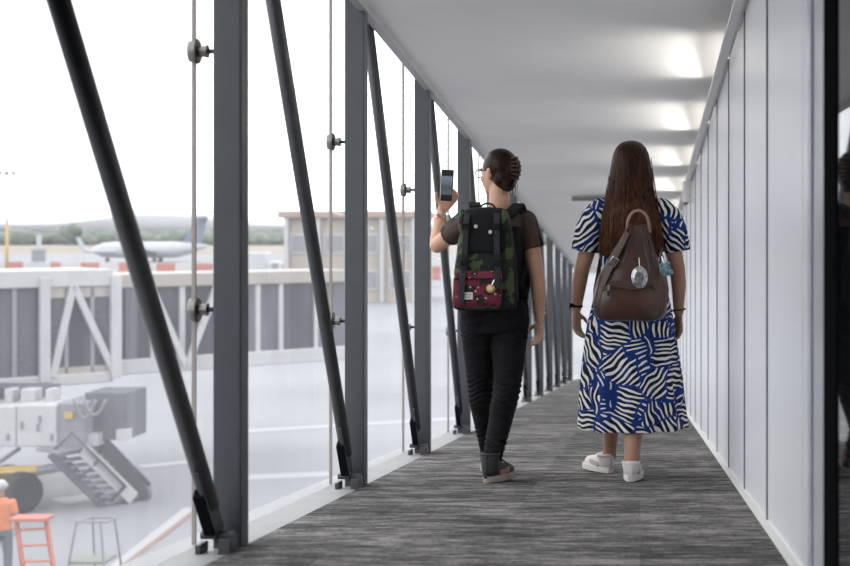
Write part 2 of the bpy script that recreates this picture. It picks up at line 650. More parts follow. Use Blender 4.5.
# light ledge and tubes above it
LH = 2.115
m = MB(); m.sbox(XW - .065, XW - .024, Y0, Y1, LH, LH + .012)
lg = tag(m.build('trim_3', M['ceil']), 'narrow light ledge along the top of the panelled wall', 'trim', kind='structure')
q = MB()
for k in range(15):
    y = .3 + 2.06 * k
    q.sbox(XW - .05, XW + .005, y, y + .03, LH + .016, LH + .028)
q.build('bracket', M['ceil'], lg)
TY = [7.9 + 2.06 * k for k in range(-1, 10)]
for i, y in enumerate(TY):
    t = thing('fluorescent_lamp', (XW - .015, y, zf(y)))
    def P(yy, h, x=0):
        return (x, yy, h - S * yy)
    q = MB(); q.tube([P(-.59, LH + .062), P(.59, LH + .062)], .013, 12); q.build('tube', M['tube'], t, smooth=True)
    for e in (-1, 1):
        q = MB(); q.tube([P(e * .59, LH + .062), P(e * .625, LH + .062)], .016, 12); q.build('end_cap', M['fixture'], t)
    q = MB()
    q.hexa([P(-.62, LH + .018, -.014), P(-.62, LH + .018, .014), P(.62, LH + .018, .014), P(.62, LH + .018, -.014),
            P(-.62, LH + .044, -.014), P(-.62, LH + .044, .014), P(.62, LH + .044, .014), P(.62, LH + .044, -.014)])
    q.build('batten', M['fixture'], t)
    L = bpy.data.lights.new('lamp_light', 'AREA')
    L.shape = 'RECTANGLE'
    L.size = 1.2
    L.size_y = .05
    L.energy = LAMP_WATTS
    L.color = (1.0, .96, .88)
    L.spread = math.radians(92)
    lo = bpy.data.objects.new('lamp_light', L)
    COL.objects.link(lo)
    lo.parent = t
    lo.location = (-.03, 0, LH + .075)
    zax = Vector((.975, 0, -.17)).normalized()
    xax = Vector((0, 1, 0))
    lo.rotation_euler = Matrix((xax, zax.cross(xax), zax)).transposed().to_euler()
    n_vis = i - 1
    lab = ('lit tube lamp behind the wall ledge, ' + ORD[n_vis] + ' visible bright patch from the camera') if n_vis >= 0 else \
          ('lit tube lamp behind the wall ledge, ' + ORD[-1 - n_vis] + ' one outside the picture')
    tag(t, lab, 'lamp', 'tube lamps on the wall ledge')

# door at the near right: jamb, black frame, dark reflective leaf
d = thing('door_1', (XW, 3.28, zf(3.28)))
tag(d, 'dark reflective glass door with black frame at the right edge', 'door', kind='structure')
def dloc(y):  # offset along the ramp inside the door thing
    return -S * (y - 3.28)
def dbox(x0, x1, y0, y1, h0, h1):
    return [(x0, y0 - 3.28, h0 + dloc(y0)), (x1, y0 - 3.28, h0 + dloc(y0)), (x1, y1 - 3.28, h0 + dloc(y1)), (x0, y1 - 3.28, h0 + dloc(y1)),
            (x0, y0 - 3.28, h1 + dloc(y0)), (x1, y0 - 3.28, h1 + dloc(y0)), (x1, y1 - 3.28, h1 + dloc(y1)), (x0, y1 - 3.28, h1 + dloc(y1))]
q = MB(); q.hexa(dbox(-.004, .06, 3.50, 3.76, .0, 2.3)); q.hexa(dbox(-.012, .05, 3.70, 3.76, .0, 2.3)); q.build('jamb', M['alu'], d, bevel=.004)
q = MB(); q.hexa(dbox(-.002, .06, 3.77, 3.96, .0, 2.3)); q.build('side_panel', M['panel'], d, bevel=.004)
q = MB(); q.hexa(dbox(-.005, .06, 3.27, 3.495, .0, 2.3)); q.build('frame', M['black'], d, bevel=.006)
lean = math.tan(math.radians(4.0))
ya, yb = 2.1, 3.27
x0, x1 = .0 + (3.27 - ya) * lean, .0
q = MB()
q.hexa([(x0, ya - 3.28, dloc(ya)), (x0 + .04, ya - 3.28, dloc(ya)), (x1 + .04, yb - 3.28, dloc(yb)), (x1, yb - 3.28, dloc(yb)),
        (x0, ya - 3.28, 2.3 + dloc(ya)), (x0 + .04, ya - 3.28, 2.3 + dloc(ya)), (x1 + .04, yb - 3.28, 2.3 + dloc(yb)), (x1, yb - 3.28, 2.3 + dloc(yb))])
q.build('door_leaf', M['doorglass'], d)
q = MB(); q.hexa(dbox(.04, .1, 2.0, 3.3, 0, 2.3)); q.build('backing', M['black'], d)

# ------------------------------------------------------------------ glazed side: panes, posts, braces, fittings
for i, (a, b) in enumerate(zip(PY[:-1], PY[1:])):
    a2, b2 = a + .045 + .006, b + .045 - .006
    q = MB(); q.sbox(XG - .012, XG, a2, b2, -.004, H_TOP)
    w = q.build('window_%d' % (i + 1), M['glass'])
    tag(w, 'dusty glass pane with a haze film in the ' + ORD[i] + ' bay of the glazed side', 'window', kind='structure')
    q = MB(); q.sbox(XG - .013, XG + .001, b2 + .0022, b2 + .0098, 0, H_TOP)
    q.build('sealant', M['seal'], w)
    q = MB(); yc = b - .62; zt = zf(yc)
    q.box((XG + .03, yc, 2.49 + zt), (.05, .05, .06)); q.tube([(XG, yc, 2.49 + zt), (XG + .04, yc, 2.49 + zt)], .032, 14)
    q.build('top_clip', M['steel_paint'], w)

for i, y in enumerate(PY):
    vis = i - 1
    q = MB(); q.box((0, 0, H_TOP / 2 - .02), (.094, .09, H_TOP + .02)); t = q.build('window_post', M['steel_paint'], None, bevel=.006, loc=(XP - .047, y + .045, zf(y)))
    if vis >= 0:
        lab = 'dark grey steel window post, ' + ORD[vis] + ' from the left' + (' and nearest the camera' if vis == 0 else '')
    else:
        lab = 'dark grey steel window post just outside the left edge'
    tag(t, lab, 'post', 'window posts')

for i in range(1, len(PY)):
    vis = i - 1
    y = PY[i]
    k = 1.136 if vis == 0 else 1.375
    yb_, hb = y - .075, .07
    ht = 2.12 if vis == 0 else 2.34
    yt_ = yb_ - (ht - hb) / k
    base = Vector((XP - .056, yb_, zf(y)))
    t = thing('diagonal_brace', base)
    p0 = Vector((0, 0, hb + zf(yb_) - zf(y)))
    p1 = Vector((0, yt_ - yb_, ht + zf(yt_) - zf(y)))
    dr = (p1 - p0).normalized()
    q = MB(); q.tube([p0 + dr * .12, p1], .0285, 18); q.build('tube', M['brace_paint'], t, smooth=True)
    rot = Matrix((Vector((1, 0, 0)), dr.cross(Vector((1, 0, 0))), dr)).transposed()
    q = MB(); q.box(p0 + dr * .14, (.016, .075, .34), rot); q.build('gusset', M['steel_paint'], t, bevel=.003)
    q = MB(); q.box(p0 + dr * .10 + Vector((-.012, -.02, 0)), (.035, .06, .19), rot); q.build('fork_plate', M['black'], t, bevel=.003)
    q = MB(); q.box((0.040, -.02, .028), (.042, .08, .056)); q.build('shoe', M['brace_paint'], t, bevel=.004)
    q = MB(); q.box((-.045, -.02, .018), (.020, .08, .036)); q.build('shoe', M['brace_paint'], t, bevel=.004)
    q = MB(); q.tube([p0 + Vector((-.052, .0, -.02)), p0 + Vector((.055, .0, -.02))], .014, 10); q.build('bolt', M['steel_paint'], t)
    q = MB(); q.box(p1 - dr * .03, (.02, .08, .14), rot); q.build('top_plate', M['steel_paint'], t)
    lab = 'slanting charcoal tube brace with its foot at the ' + (ORD[vis] if vis >= 0 else 'unseen near') + ' window post'
    tag(t, lab, 'brace', 'diagonal braces')

fit = None
for i in range(1, len(PY)):
    vis = i - 1
    y = PY[i] + .045
    for h, nm in ((.785, 'lower'), (1.645, 'upper')):
        if fit is None:
            t = thing('glass_fitting')
            q = MB(); q.tube([(-.020, 0, 0), (.0, 0, 0)], [.036, .036], 24); q.tube([(.0, 0, 0), (.007, 0, 0), (.010, 0, 0)], [.042, .042, .038], 24); q.build('disc', M['inox'], t)
            q = MB(); q.tube([(.009, 0, 0), (.034, 0, 0)], [.019, .019], 8); q.tube([(.034, 0, 0), (.040, 0, 0)], [.022, .022], 20); q.build('hub', M['inox'], t)
            q = MB(); q.tube([(.040, 0, 0), (.069, 0, 0)], .008, 10); q.build('rod', M['blackrod'], t)
            fit = t
        else:
            t = copy_tree(fit)
        t.location = (XG + .0005, y, h + zf(y))
        tag(t, nm + ' round steel glass fitting on the ' + (ORD[vis] if vis >= 0 else 'unseen near') + ' window post', 'glass fitting', 'glass fittings on the posts')

# small things on wall and ceiling
y = 12.3
t = thing('emergency_light', (XW, y, 2.06 + zf(y)))
q = MB(); q.box((-.054, 0, -.035), (.075, .10, .19)); q.build('body', M['fixture'], t, bevel=.012)
q = MB(); q.box((-.0085, 0, -.035), (.016, .13, .2)); q.build('back_plate', M['ceil'], t, bevel=.003)
q = MB(); q.ell((-.06, 0, -.13), (.024, .03, .022)); q.build('lens', M['inox'], t, smooth=True)
tag(t, 'small white emergency light box high on the panelled wall', 'light')
y = 15.2
t = thing('ceiling_bar', (-.42, y, H_CEIL + zf(y)))
q = MB(); q.box((0, 0, -.032), (.64, .09, .045)); q.build('bar', M['greybar'], t, bevel=.006)
for s in (-1, 1):
    q = MB(); q.box((s * .24, 0, -.004), (.05, .07, .012)); q.build('mount', M['fixture'], t)
tag(t, 'slim grey bar fixed across the ceiling beyond the two women', 'ceiling bar')

# ------------------------------------------------------------------ outdoors: apron, field, trees
GZ = CAMZ - 6.0
M['apron'] = mat('concrete_apron', (.19, .19, .20), .8, var=.16, vscale=.09, spec=.3)
M['field'] = mat('dry_field', (.20, .165, .13), .9, var=.2, vscale=.02)
M['paintw'] = mat('white_road_paint', (.27, .27, .27), .7)
M['paintr'] = mat('faded_red_paint', (.17, .10, .085), .7)
M['tree'] = mat('hazed_far_foliage', (.10, .12, .095), .9, var=.5, vscale=.25)  # foliage lightened, distance haze mixed into the colour
M['hill'] = mat('hazy_hill', (.66, .70, .76), .9)  # paleness is distance haze put into the colour
M['bwhite'] = mat('white_bridge_paint', (.34, .34, .34), .5, var=.05, vscale=3)
M['bcream'] = mat('cream_bridge_paint', (.26, .235, .21), .55)
M['bdark'] = mat('dark_bridge_glazing', (.04, .04, .055), .7, spec=.15, var=.15, vscale=1.2)
M['bgrey'] = mat('light_bridge_glazing', (.085, .085, .105), .7, spec=.15, var=.1, vscale=1)
M['dgrey'] = mat('dark_grey_steel', (.075, .075, .085), .6)
M['mgrey'] = mat('mid_grey_steel', (.17, .17, .185), .6)
M['rubber'] = mat('black_rubber', (.012, .012, .013), .8)
M['yellow'] = mat('yellow_paint', (.36, .25, .08), .6)
M['orange'] = mat('orange_paint', (.38, .12, .08), .6)
M['red'] = mat('red_barrier_plastic', (.33, .12, .09), .6)
M['whitep'] = mat('white_barrier_plastic', (.40, .39, .38), .6)
M['planew'] = mat('aircraft_white', (.34, .35, .365), .35)
M['planeb'] = mat('aircraft_blue', (.13, .15, .20), .4)
M['bldg'] = mat('beige_building', (.30, .26, .225), .8, var=.05, vscale=.5)
M['bldgroof'] = mat('brown_roof', (.27, .19, .155), .8)
M['bldgwin'] = mat('building_window', (.17, .17, .18), .3)
M['hivis'] = mat('orange_hi_vis', (.50, .16, .07), .8, var=.1, vscale=12)
M['trouser'] = mat('grey_work_trousers', (.10, .105, .13), .85)
M['skinw'] = mat('worker_skin', (.24, .13, .09), .6)
M['cable'] = mat('grey_cable', (.16, .15, .15), .6)

q = MB(); q.box((-300, 140, GZ - .5), (900, 480, 1.0))
tag(q.build('apron_ground', M['apron']), 'pale grey concrete apron outside the glass', 'ground', kind='structure')
q = MB(); q.box((-900, 1180, GZ - .55), (3000, 1600, 1.0))
tag(q.build('field_ground', M['field']), 'dry brown airfield beyond the apron', 'ground', kind='structure')
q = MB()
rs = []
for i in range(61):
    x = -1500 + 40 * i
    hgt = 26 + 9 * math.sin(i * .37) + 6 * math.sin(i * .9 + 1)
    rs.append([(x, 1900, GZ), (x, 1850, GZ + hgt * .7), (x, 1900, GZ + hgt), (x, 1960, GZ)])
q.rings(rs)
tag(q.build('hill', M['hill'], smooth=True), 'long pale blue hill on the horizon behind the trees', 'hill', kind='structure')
q = MB()
for i in range(240):
    px = random.uniform(-160, 560)
    D = random.uniform(640, 760)
    c = at(px, 232, D)
    hh = random.uniform(4.5, 7.5)
    q.ell((c.x, D, GZ + hh * .42), (random.uniform(5, 11), 5, hh * .6), u=10, v=7)
tag(q.build('tree_line', M['tree'], smooth=True), 'long dark green row of trees along the far edge of the airfield', 'trees', kind='stuff')
c = at(72, 232, 640)
t = thing('tree', (c.x, 640, GZ))
q = MB(); q.tube([(0, 0, 0), (0, 0, 4)], .4, 8); q.build('trunk', M['dgrey'], t)
q = MB()
for i in range(9):
    q.ell((random.uniform(-4, 4), random.uniform(-2, 2), random.uniform(4, 8.2)), random.uniform(2, 3.2), u=10, v=7)
bake(q.build('crown', M['tree'], t), .45, 1)
tag(t, 'round tree standing up above the far tree row, left of the first brace', 'tree')

# painted lines on the apron
def paint(name, pts, w, mm, lab, dz=.0):
    g = []
    for (x, y) in pts:
        D = F * 6.0 / (y - HY)
        g.append(Vector(((x - VX) * D / F, D, GZ)))
    a, b = g
    d = (b - a).normalized(); n = Vector((-d.y, d.x, 0)) * w / 2
    q = MB()
    q.hexa([a - n, b - n, b + n, a + n] + [p + Vector((0, 0, .012 + dz)) for p in (a - n, b - n, b + n, a + n)])
    return tag(q.build(name, mm), lab, 'painted line', kind='structure')
paint('trim_4', [(96, 585), (192, 508)], .34, M['paintw'], 'white painted line on the apron below the first pane')
paint('trim_5', [(106, 580), (194, 512)], .12, M['paintr'], 'faded red painted line beside the white one on the apron', .006)
paint('trim_6', [(58, 502), (92, 497)], .8, M['paintw'], 'white painted patch on the apron by the steps')
paint('trim_7', [(140, 467), (190, 462)], .5, M['paintw'], 'white painted dash on the apron right of the steps')
paint('trim_8', [(240, 478), (330, 474)], .7, M['paintw'], 'white painted dash on the apron in the second pane')
paint('trim_9', [(236, 432), (470, 418)], .6, M['paintw'], 'long thin white line across the apron beyond the second pane')

# barriers
bar = None
NB = 26
for i in range(NB):
    D = 205 - i * 1.2
    px = -24 + 19 * i
    c = at(px, 0, D)
    red = i % 2 == 0
    t = thing('road_barrier', (c.x, D, GZ))
    q = MB(); q.rings([[(x, -.35, 0), (x, .35, 0), (x, .3, .35), (x, .14, .7), (x, .12, 1.7), (x, -.12, 1.7), (x, -.14, .7), (x, -.3, .35)] for x in (-1.3, 1.3)])
    q.build('barrier_body', M['red'] if red else M['whitep'], t, bevel=.05)
    q = MB(); q.tube([(1.3, 0, .5), (1.36, 0, .5)], .12, 8); q.build('joint_lug', M['dgrey'], t)
    tag(t, ('red' if red else 'white') + ' plastic road barrier, ' + ORD[i // 2] + ' ' + ('red' if red else 'white') + ' one from the left of the row', 'barrier', 'barriers across the apron')

# light mast
c = at(7, 0, 190)
t = thing('floodlight_mast', (c.x, 190, GZ))
q = MB(); q.tube([(0, 0, 0), (0, 0, 7.2)], [.24, .19], 12); q.build('lower_pole', M['yellow'], t, smooth=True)
q = MB(); q.tube([(0, 0, 7.2), (0, 0, 14.2)], [.15, .10], 12); q.build('upper_pole', M['bwhite'], t, smooth=True)
q = MB(); q.box((0, 0, 14.2), (2.2, .14, .14)); q.build('crossarm', M['mgrey'], t)
for x in (-.95, 0, .95):
    q = MB(); q.box((x, -.15, 13.95), (.5, .4, .5)); q.build('floodlight', M['mgrey'], t, bevel=.05)
tag(t, 'tall floodlight mast with yellow lower pole at the far left', 'light mast')

# white equipment tower
c = at(39, 0, 180)
t = thing('equipment_cabin', (c.x, 180, GZ))
q = MB(); q.box((0, 0, 1.1), (2.2, 2, 2.2)); q.build('cabin', M['planew'], t, bevel=.05)
q = MB(); q.box((0, -.1, 3.0), (1.3, 1.3, 1.6)); q.build('upper_cabin', M['mgrey'], t, bevel=.05)
q = MB(); q.tube([(0, 0, 3.8), (0, 0, 5.6)], .3, 10); q.build('mast', M['planew'], t)
tag(t, 'small white and grey equipment cabin with stub mast by the barriers', 'cabin')

# airliner
D = 280
c = at(150, 0, D)
t = thing('airliner', (c.x, D, GZ))
q = MB()
secs = [(-11.5, .25, 2.5), (-11, .8, 2.4), (-9.5, 1.4, 2.4), (-7, 1.6, 2.45), (5, 1.6, 2.45), (8, 1.15, 2.75), (10.5, .5, 3.1), (11.6, .2, 3.3)]
q.rings([[(x, r * math.cos(2 * PI * k / 20), z + r * math.sin(2 * PI * k / 20)) for k in range(20)] for x, r, z in secs])
q.build('fuselage', M['planew'], t, smooth=True)
def slab(q, pts, th, ax):
    a = []
    for s in (-1, 1):
        for p in pts:
            v = Vector(p); v[ax] += s * th / 2
            a.append(v)
    n = len(pts)
    va = [q.bm.verts.new(p) for p in a[:n]]; vb = [q.bm.verts.new(p) for p in a[n:]]
    q.face(va[::-1]); q.face(vb)
    for i in range(n):
        j = (i + 1) % n
        q.face([va[i], va[j], vb[j], vb[i]])
q = MB(); slab(q, [(6.5, 0, 3.4), (10.2, 0, 3.6), (11.6, 0, 9.3), (9.6, 0, 9.3)], .3, 1); q.build('tail_fin', M['planeb'], t)
q = MB(); slab(q, [(8.5, -3.6, 8.9), (10.4, 0, 8.9), (12, 0, 8.9), (11.4, -3.6, 8.9)], .18, 2); q.build('tailplane', M['planew'], t)
q = MB(); slab(q, [(-3, -1.4, 1.9), (2, -1.4, 1.9), (3.2, -12, 2.6), (1.6, -12, 2.6)], .25, 2); q.build('wing', M['mgrey'], t)
q = MB(); slab(q, [(-3, 1.4, 1.9), (2, 1.4, 1.9), (3.2, 12, 2.6), (1.6, 12, 2.6)], .25, 2); q.build('wing', M['mgrey'], t)
q = MB(); slab(q, [(-12, -4.5, 2.1), (-10.6, -4.5, 2.1), (-12.3, -4.5, 5.0), (-13, -4.5, 5.0)], .2, 1); q.tube([(-11.4, -4.5, 2.2), (-6, -1.2, 2.2)], .3, 8); q.build('winglet', M['planew'], t)
for x, yy in ((-8.5, 0), (1.5, -1.8), (1.5, 1.8)):
    q = MB(); q.tube([(x, yy - .2, .45), (x, yy + .2, .45)], .45, 14); q.tube([(x, yy, .45), (x, yy, 1.9)], .12, 8); q.build('landing_gear', M['dgrey'], t)
tag(t, 'distant white airliner with a blue tail fin beside the first post', 'aircraft')

# white catering truck nose right of the first post
c = at(256, 0, 170)
t = thing('box_truck', (c.x, 170, GZ))
q = MB(); q.box((-.8, 0, 2.2), (4.6, 2.3, 2.6)); q.build('cargo_box', M['planew'], t, bevel=.1)
q = MB(); q.box((2.2, 0, 1.5), (1.5, 2.2, 1.9)); q.build('cab', M['planew'], t, bevel=.25)
q = MB(); q.box((2.6, -1.0, 1.95), (.75, .3, .6)); q.build('window', M['bldgwin'], t)
for x in (-2.2, 2.1):
    for yy in (-1, 1):
        q = MB(); q.tube([(x, yy - .15, .45), (x, yy + .15, .45)], .45, 14); q.build('wheel', M['rubber'], t)
tag(t, 'distant white box truck just right of the first post', 'truck')

# terminal building
D = 120
k = D / F
bx0, bx1 = (284 - VX) * k, (418 - VX) * k
t = thing('terminal_building', ((bx0 + bx1) / 2, D, GZ))
w2 = (bx1 - bx0) / 2
q = MB(); q.box((0, 4, 3.6), (2 * w2, 8, 7.2)); q.build('wall', M['bldg'], t)
q = MB(); q.box((0, 3.8, 7.5), (2 * w2 + .8, 9, .6)); q.build('roof', M['bldgroof'], t, bevel=.1)
for f_ in range(2):
    for kx in range(4):
        x = -w2 + 1.5 + kx * (2 * w2 - 3) / 3
        q = MB(); q.box((x, -.02, 1.9 + 3.1 * f_), (1.9, .2, 1.7)); wn = q.build('window_frame', M['bwhite'], t)
        q = MB(); q.box((x, -.10, 1.9 + 3.1 * f_), (1.6, .1, 1.4)); q.build('pane', M['bldgwin'], wn)
for kx in range(5):
    x = -w2 + .3 + kx * (2 * w2 - .6) / 4
    q = MB(); q.box((x, -.3, 3.6), (.35, .35, 7.2)); q.build('pillar', M['bwhite'], t)
tag(t, 'beige two-storey terminal building with brown roof behind the second pane', 'building')

# ------------------------------------------------------------------ the other boarding bridge
A = at(-70, 0, 31.3); B = at(352, 0, 38.5)
A.z = B.z = 0
ax = (B - A).normalized()
ny = Vector((-ax.y, ax.x, 0))       # away from the camera
LB = (B - A).length
t = thing('boarding_bridge', (A.x, A.y, GZ))
Mb = Matrix((ax, ny, Vector((0, 0, 1)))).transposed()
def L2(x, y, z):
    v = ax * x + ny * y
    return Vector((v.x, v.y, z - GZ))
def bbox(q, x0, x1, y0, y1, z0, z1):
    q.hexa([L2(x0, y0, z0), L2(x1, y0, z0), L2(x1, y1, z0), L2(x0, y1, z0), L2(x0, y0, z1), L2(x1, y0, z1), L2(x1, y1, z1), L2(x0, y1, z1)])
def bar_(q, a, b, w, d=.12):
    """flat bar between two bridge-local (x, z) points on the near face"""
    a = Vector(a); b = Vector(b)
    dd = (b - a).normalized(); nn = Vector((-dd.y, dd.x)) * w / 2
    P = []
    for yy in (-.02 - d, -.02):
        for p in (a - nn, b - nn, b + nn, a + nn):
            P.append(L2(p.x, yy, p.y))
    q.hexa(P)
def bx(px, y=0):
    """bridge x of a photo column on the near face"""
    r = (px - VX) / F
    # solve A.x + ax.x*s = r*(A.y + ax.y*s)
    return (r * A.y - A.x) / (ax.x - r * ax.y)
def bz(py, s):
    return CAMZ - (py - HY) * (A.y + ax.y * s) / F
zr = -.60; zfl = -2.78
sj = bx(112)
# outer tunnel (left of the big frame), inner tunnel (right)
q = MB(); bbox(q, 0, sj, -.1, 2.2, zr - .05, zr + .36); q.build('roof_beam', M['bwhite'], t, bevel=.03)
q = MB(); bbox(q, sj, LB, .15, 2.0, zr - .12, zr + .22); q.build('roof_beam', M['bcream'], t, bevel=.03)
q = MB(); bbox(q, 0, sj, -.1, 2.2, zfl - .2, zfl + .06); q.build('floor_beam', M['bwhite'], t, bevel=.03)
q = MB(); bbox(q, sj, LB, .15, 2.0, zfl - .08, zfl + .30); q.build('floor_beam', M['bwhite'], t, bevel=.03)
q = MB(); bbox(q, 0, sj, .06, 2.1, zfl, zr); q.build('glazing', M['bgrey'], t)
q = MB(); bbox(q, bx(36), sj, .0, .08, zfl + .06, zr - .05); q.build('glazing', M['bdark'], t)
q = MB(); bbox(q, sj, bx(238), .3, 1.9, zfl, zr); q.build('glazing', M['bdark'], t)
q = MB(); bbox(q, bx(238), LB, .3, 1.9, zfl, zr); q.build('glazing', M['bgrey'], t)
q = MB(); bbox(q, bx(289), bx(318), .26, .31, zfl + .1, zr); q.build('glazing', M['bdark'], t)
for p, w in ((14, .10), (66, .09), (92, .09)):
    q = MB(); bar_(q, (bx(p), zfl), (bx(p) , zr), w, .02); q.build('mullion', M['mgrey'], t)
for p, w in ((43, .24), (114, .26)):
    q = MB(); bar_(q, (bx(p), zfl - .1), (bx(p), zr + .2), w, .16); q.build('frame_post', M['bwhite'], t, bevel=.02)
for a, b in ((72, 51), (72, 113)):
    q = MB(); bar_(q, (bx(a), zr), (bx(b), zfl), .17, .12); q.build('diagonal', M['bwhite'], t, bevel=.02)
q = MB(); bbox(q, bx(46), bx(112), -.04, .0, zr - .30, zr - .05); q.build('valance', M['bcream'], t)
q = MB(); bbox(q, bx(55), bx(112), -.04, .0, zfl + .06, zfl + .22); q.build('kick_panel', M['bcream'], t)
for p, w in ((135, .3), (157, .14), (186, .14), (262, .12), (285, .12), (320, .12)):
    q = MB(); bbox(q, bx(p) - w / 2, bx(p) + w / 2, .2, .3, zfl, zr); q.build('mullion', M['bgrey' if p == 135 else 'bwhite'], t)
for a, b in ((150, 184), (216, 186)):
    s0, s1 = bx(a), bx(b)
    q = MB(); bar_(q, (s0, zr - .1), (s1, zfl + .1), .15, .12); q.build('diagonal', M['bwhite'], t)
# under the tunnel: cabinets, bellows, cable loops
def cab_px(q, x0, x1, y0, y1, D, dep):
    a = at(x0, y0, D) - t.location; b = at(x1, y1, D) - t.location
    q.hexa([(a.x, a.y, b.z), (b.x, a.y, b.z), (b.x, a.y + dep, b.z), (a.x, a.y + dep, b.z), (a.x, a.y, a.z), (b.x, a.y, a.z), (b.x, a.y + dep, a.z), (a.x, a.y + dep, a.z)])
q = MB(); cab_px(q, -60, 16, 406, 447, 30, 1.6); q.build('cabinet', M['bwhite'], t, bevel=.03)
q = MB(); cab_px(q, 16.4, 56, 405, 447, 30, 1.6); q.build('cabinet', M['bwhite'], t, bevel=.03)
q = MB(); cab_px(q, 56.2, 84, 403, 447, 30.1, 1.5); q.build('side_cabinet', M['mgrey'], t, bevel=.03)
q = MB(); cab_px(q, 64, 73, 412, 419, 30.05, .06); q.build('warning_plate', M['yellow'], t)
for x in (6, 36, 38, 20, 50):
    q = MB(); y = 414 + (x * 7) % 22; cab_px(q, x, x + 2.2, y, y + 7, 29.96, .05); q.build('latch', M['mgrey'], t)
q = MB(); cab_px(q, 85, 127, 393, 440, 30.6, 1.2); q.build('bellows', M['dgrey'], t)
q = MB(); cab_px(q, -60, 42, 388, 404, 31.2, 1.0); q.build('undertray', M['dgrey'], t)
for x in (4, 20, 27, 45):
    q = MB(); cab_px(q, x, x + 8, 389, 403, 30.6, .4); q.build('bracket', M['bwhite'], t, bevel=.03)
q = MB(); cab_px(q, 82, 98, 434, 446, 30.3, .4); q.build('step_panel', M['bwhite'], t)
q = MB(); cab_px(q, 116, 127, 430, 441, 30.4, .3); q.build('step_panel', M['bwhite'], t)
for x0, x1, dp in ((74, 96, 18), (84, 106, 15)):
    pts = []
    for i in range(13):
        u = i / 12
        pts.append(at(x0 + (x1 - x0) * u, 400 + dp * math.sin(PI * u), 29.95) - t.location)
    q = MB(); q.tube(pts, .035, 8); q.build('cable', M['cable'], t, smooth=True)
# wheel bogie that carries it
q = MB(); a = at(-28, 0, 30.6) - t.location
q.box((a.x, a.y, 2.0), (.7, .7, 2.6)); q.build('lift_column', M['mgrey'], t, bevel=.04)
for px, D in ((21, 29.9), (8, 30.8), (-30, 29.9), (-46, 30.8)):
    a = at(px, 0, D) - t.location
    rr = .44
    q = MB(); n = 28
    prof = [(-.19, .24), (-.2, rr * .8), (-.15, rr * .96), (-.05, rr), (.05, rr), (.15, rr * .96), (.2, rr * .8), (.19, .24)]
    dv = Vector((.80, -.6, 0)); sd = Vector((.6, .8, 0))
    ringl = []
    for o_, r_ in prof:
        ringl.append([Vector((a.x, a.y, rr)) + dv * o_ + sd * (r_ * math.cos(2 * PI * k_ / n)) + Vector((0, 0, r_ * math.sin(2 * PI * k_ / n))) for k_ in range(n)])
    q.rings(ringl)
    w_ = q.build('tyre', M['rubber'], t, smooth=True)
    q = MB(); q.tube([Vector((a.x, a.y, rr)) - dv * .17, Vector((a.x, a.y, rr)) + dv * .17], .245, 20); q.build('hub', M['dgrey'], w_)
q = MB(); a = at(-40, 474, 30.2) - t.location; b = at(38, 471, 30.2) - t.location
q.tube([a, b], .13, 4); q.build('axle_beam', M['yellow'], t)
q = MB(); a = at(37, 471, 30.2) - t.location; b = at(66, 466, 30.3) - t.location
q.tube([a, b], .1, 8); q.build('axle_arm', M['mgrey'], t)
q = MB(); a = at(-12, 470, 30.2) - t.location; b = at(20, 448, 30.4) - t.location
q.tube([a, b], .05, 6); q.build('strut', M['mgrey'], t)
tag(t, 'white framed boarding bridge with dark glazing, wheels and service steps, standing on the apron', 'boarding bridge')

# service steps hanging from that bridge
t2 = t
org = t2.location.copy()
def pt(px, py, D): return at(px, py, D) - org
P = dict(nt=pt(52, 452, 29.7), nb=pt(106, 505.5, 30.7), ft=pt(92, 446, 30.6), fb=pt(138, 499, 31.4))
for nm, a, b in (('near', P['nt'], P['nb']), ('far', P['ft'], P['fb'])):
    q = MB(); q.strap([a, b], .26, .08, side=(0, 0, 1)); q.build('stringer', M['dgrey'], t2)
for i in range(9):
    u = (i + .5) / 9
    a = P['nt'].lerp(P['nb'], u); b = P['ft'].lerp(P['fb'], u)
    q = MB(); q.strap([a, b], .24, .05, side=(1, 0, 0)); q.build('tread', M['mgrey'], t2)
q = MB(); up = Vector((.30, 0, .34))
q.rings([[p + v for v in (Vector((0, 0, 0)), up, up + Vector((0, .05, 0)), Vector((0, .05, 0)))] for p in (P['ft'] - Vector((.05, 0, .1)), P['fb'])])
q.build('side_sheet', M['dgrey'], t2)
for a, b in ((P['nt'], P['nb']),):
    q = MB(); up = Vector((.42, 0, .42))
    q.tube([a + up * .1, a + up, b + up, b + up * .1], .045, 8); q.build('handrail', M['dgrey'], t2, smooth=True)
    m_ = a.lerp(b, .5)
    q = MB(); q.tube([m_, m_ + up], .035, 8); q.build('baluster', M['dgrey'], t2)
q = MB(); q.strap([P['nt'] + Vector((.55, .3, .0)), P['nb'] + Vector((.5, .3, .1))], .3, .03, side=(0, 0, 1)); q.build('side_sheet', M['bwhite'], t2)
q = MB(); a = P['fb'] + Vector((-.02, 0, .12)); q.tube([a + Vector((0, -.12, 0)), a + Vector((0, .12, 0))], .3, 18); q.build('castor', M['dgrey'], t2)
q = MB(); q.strap([P['nt'] + Vector((-.1, 0, .02)), P['ft'] + Vector((-.1, 0, .05))], .7, .07, side=(1, 0, 0)); q.build('landing', M['mgrey'], t2)

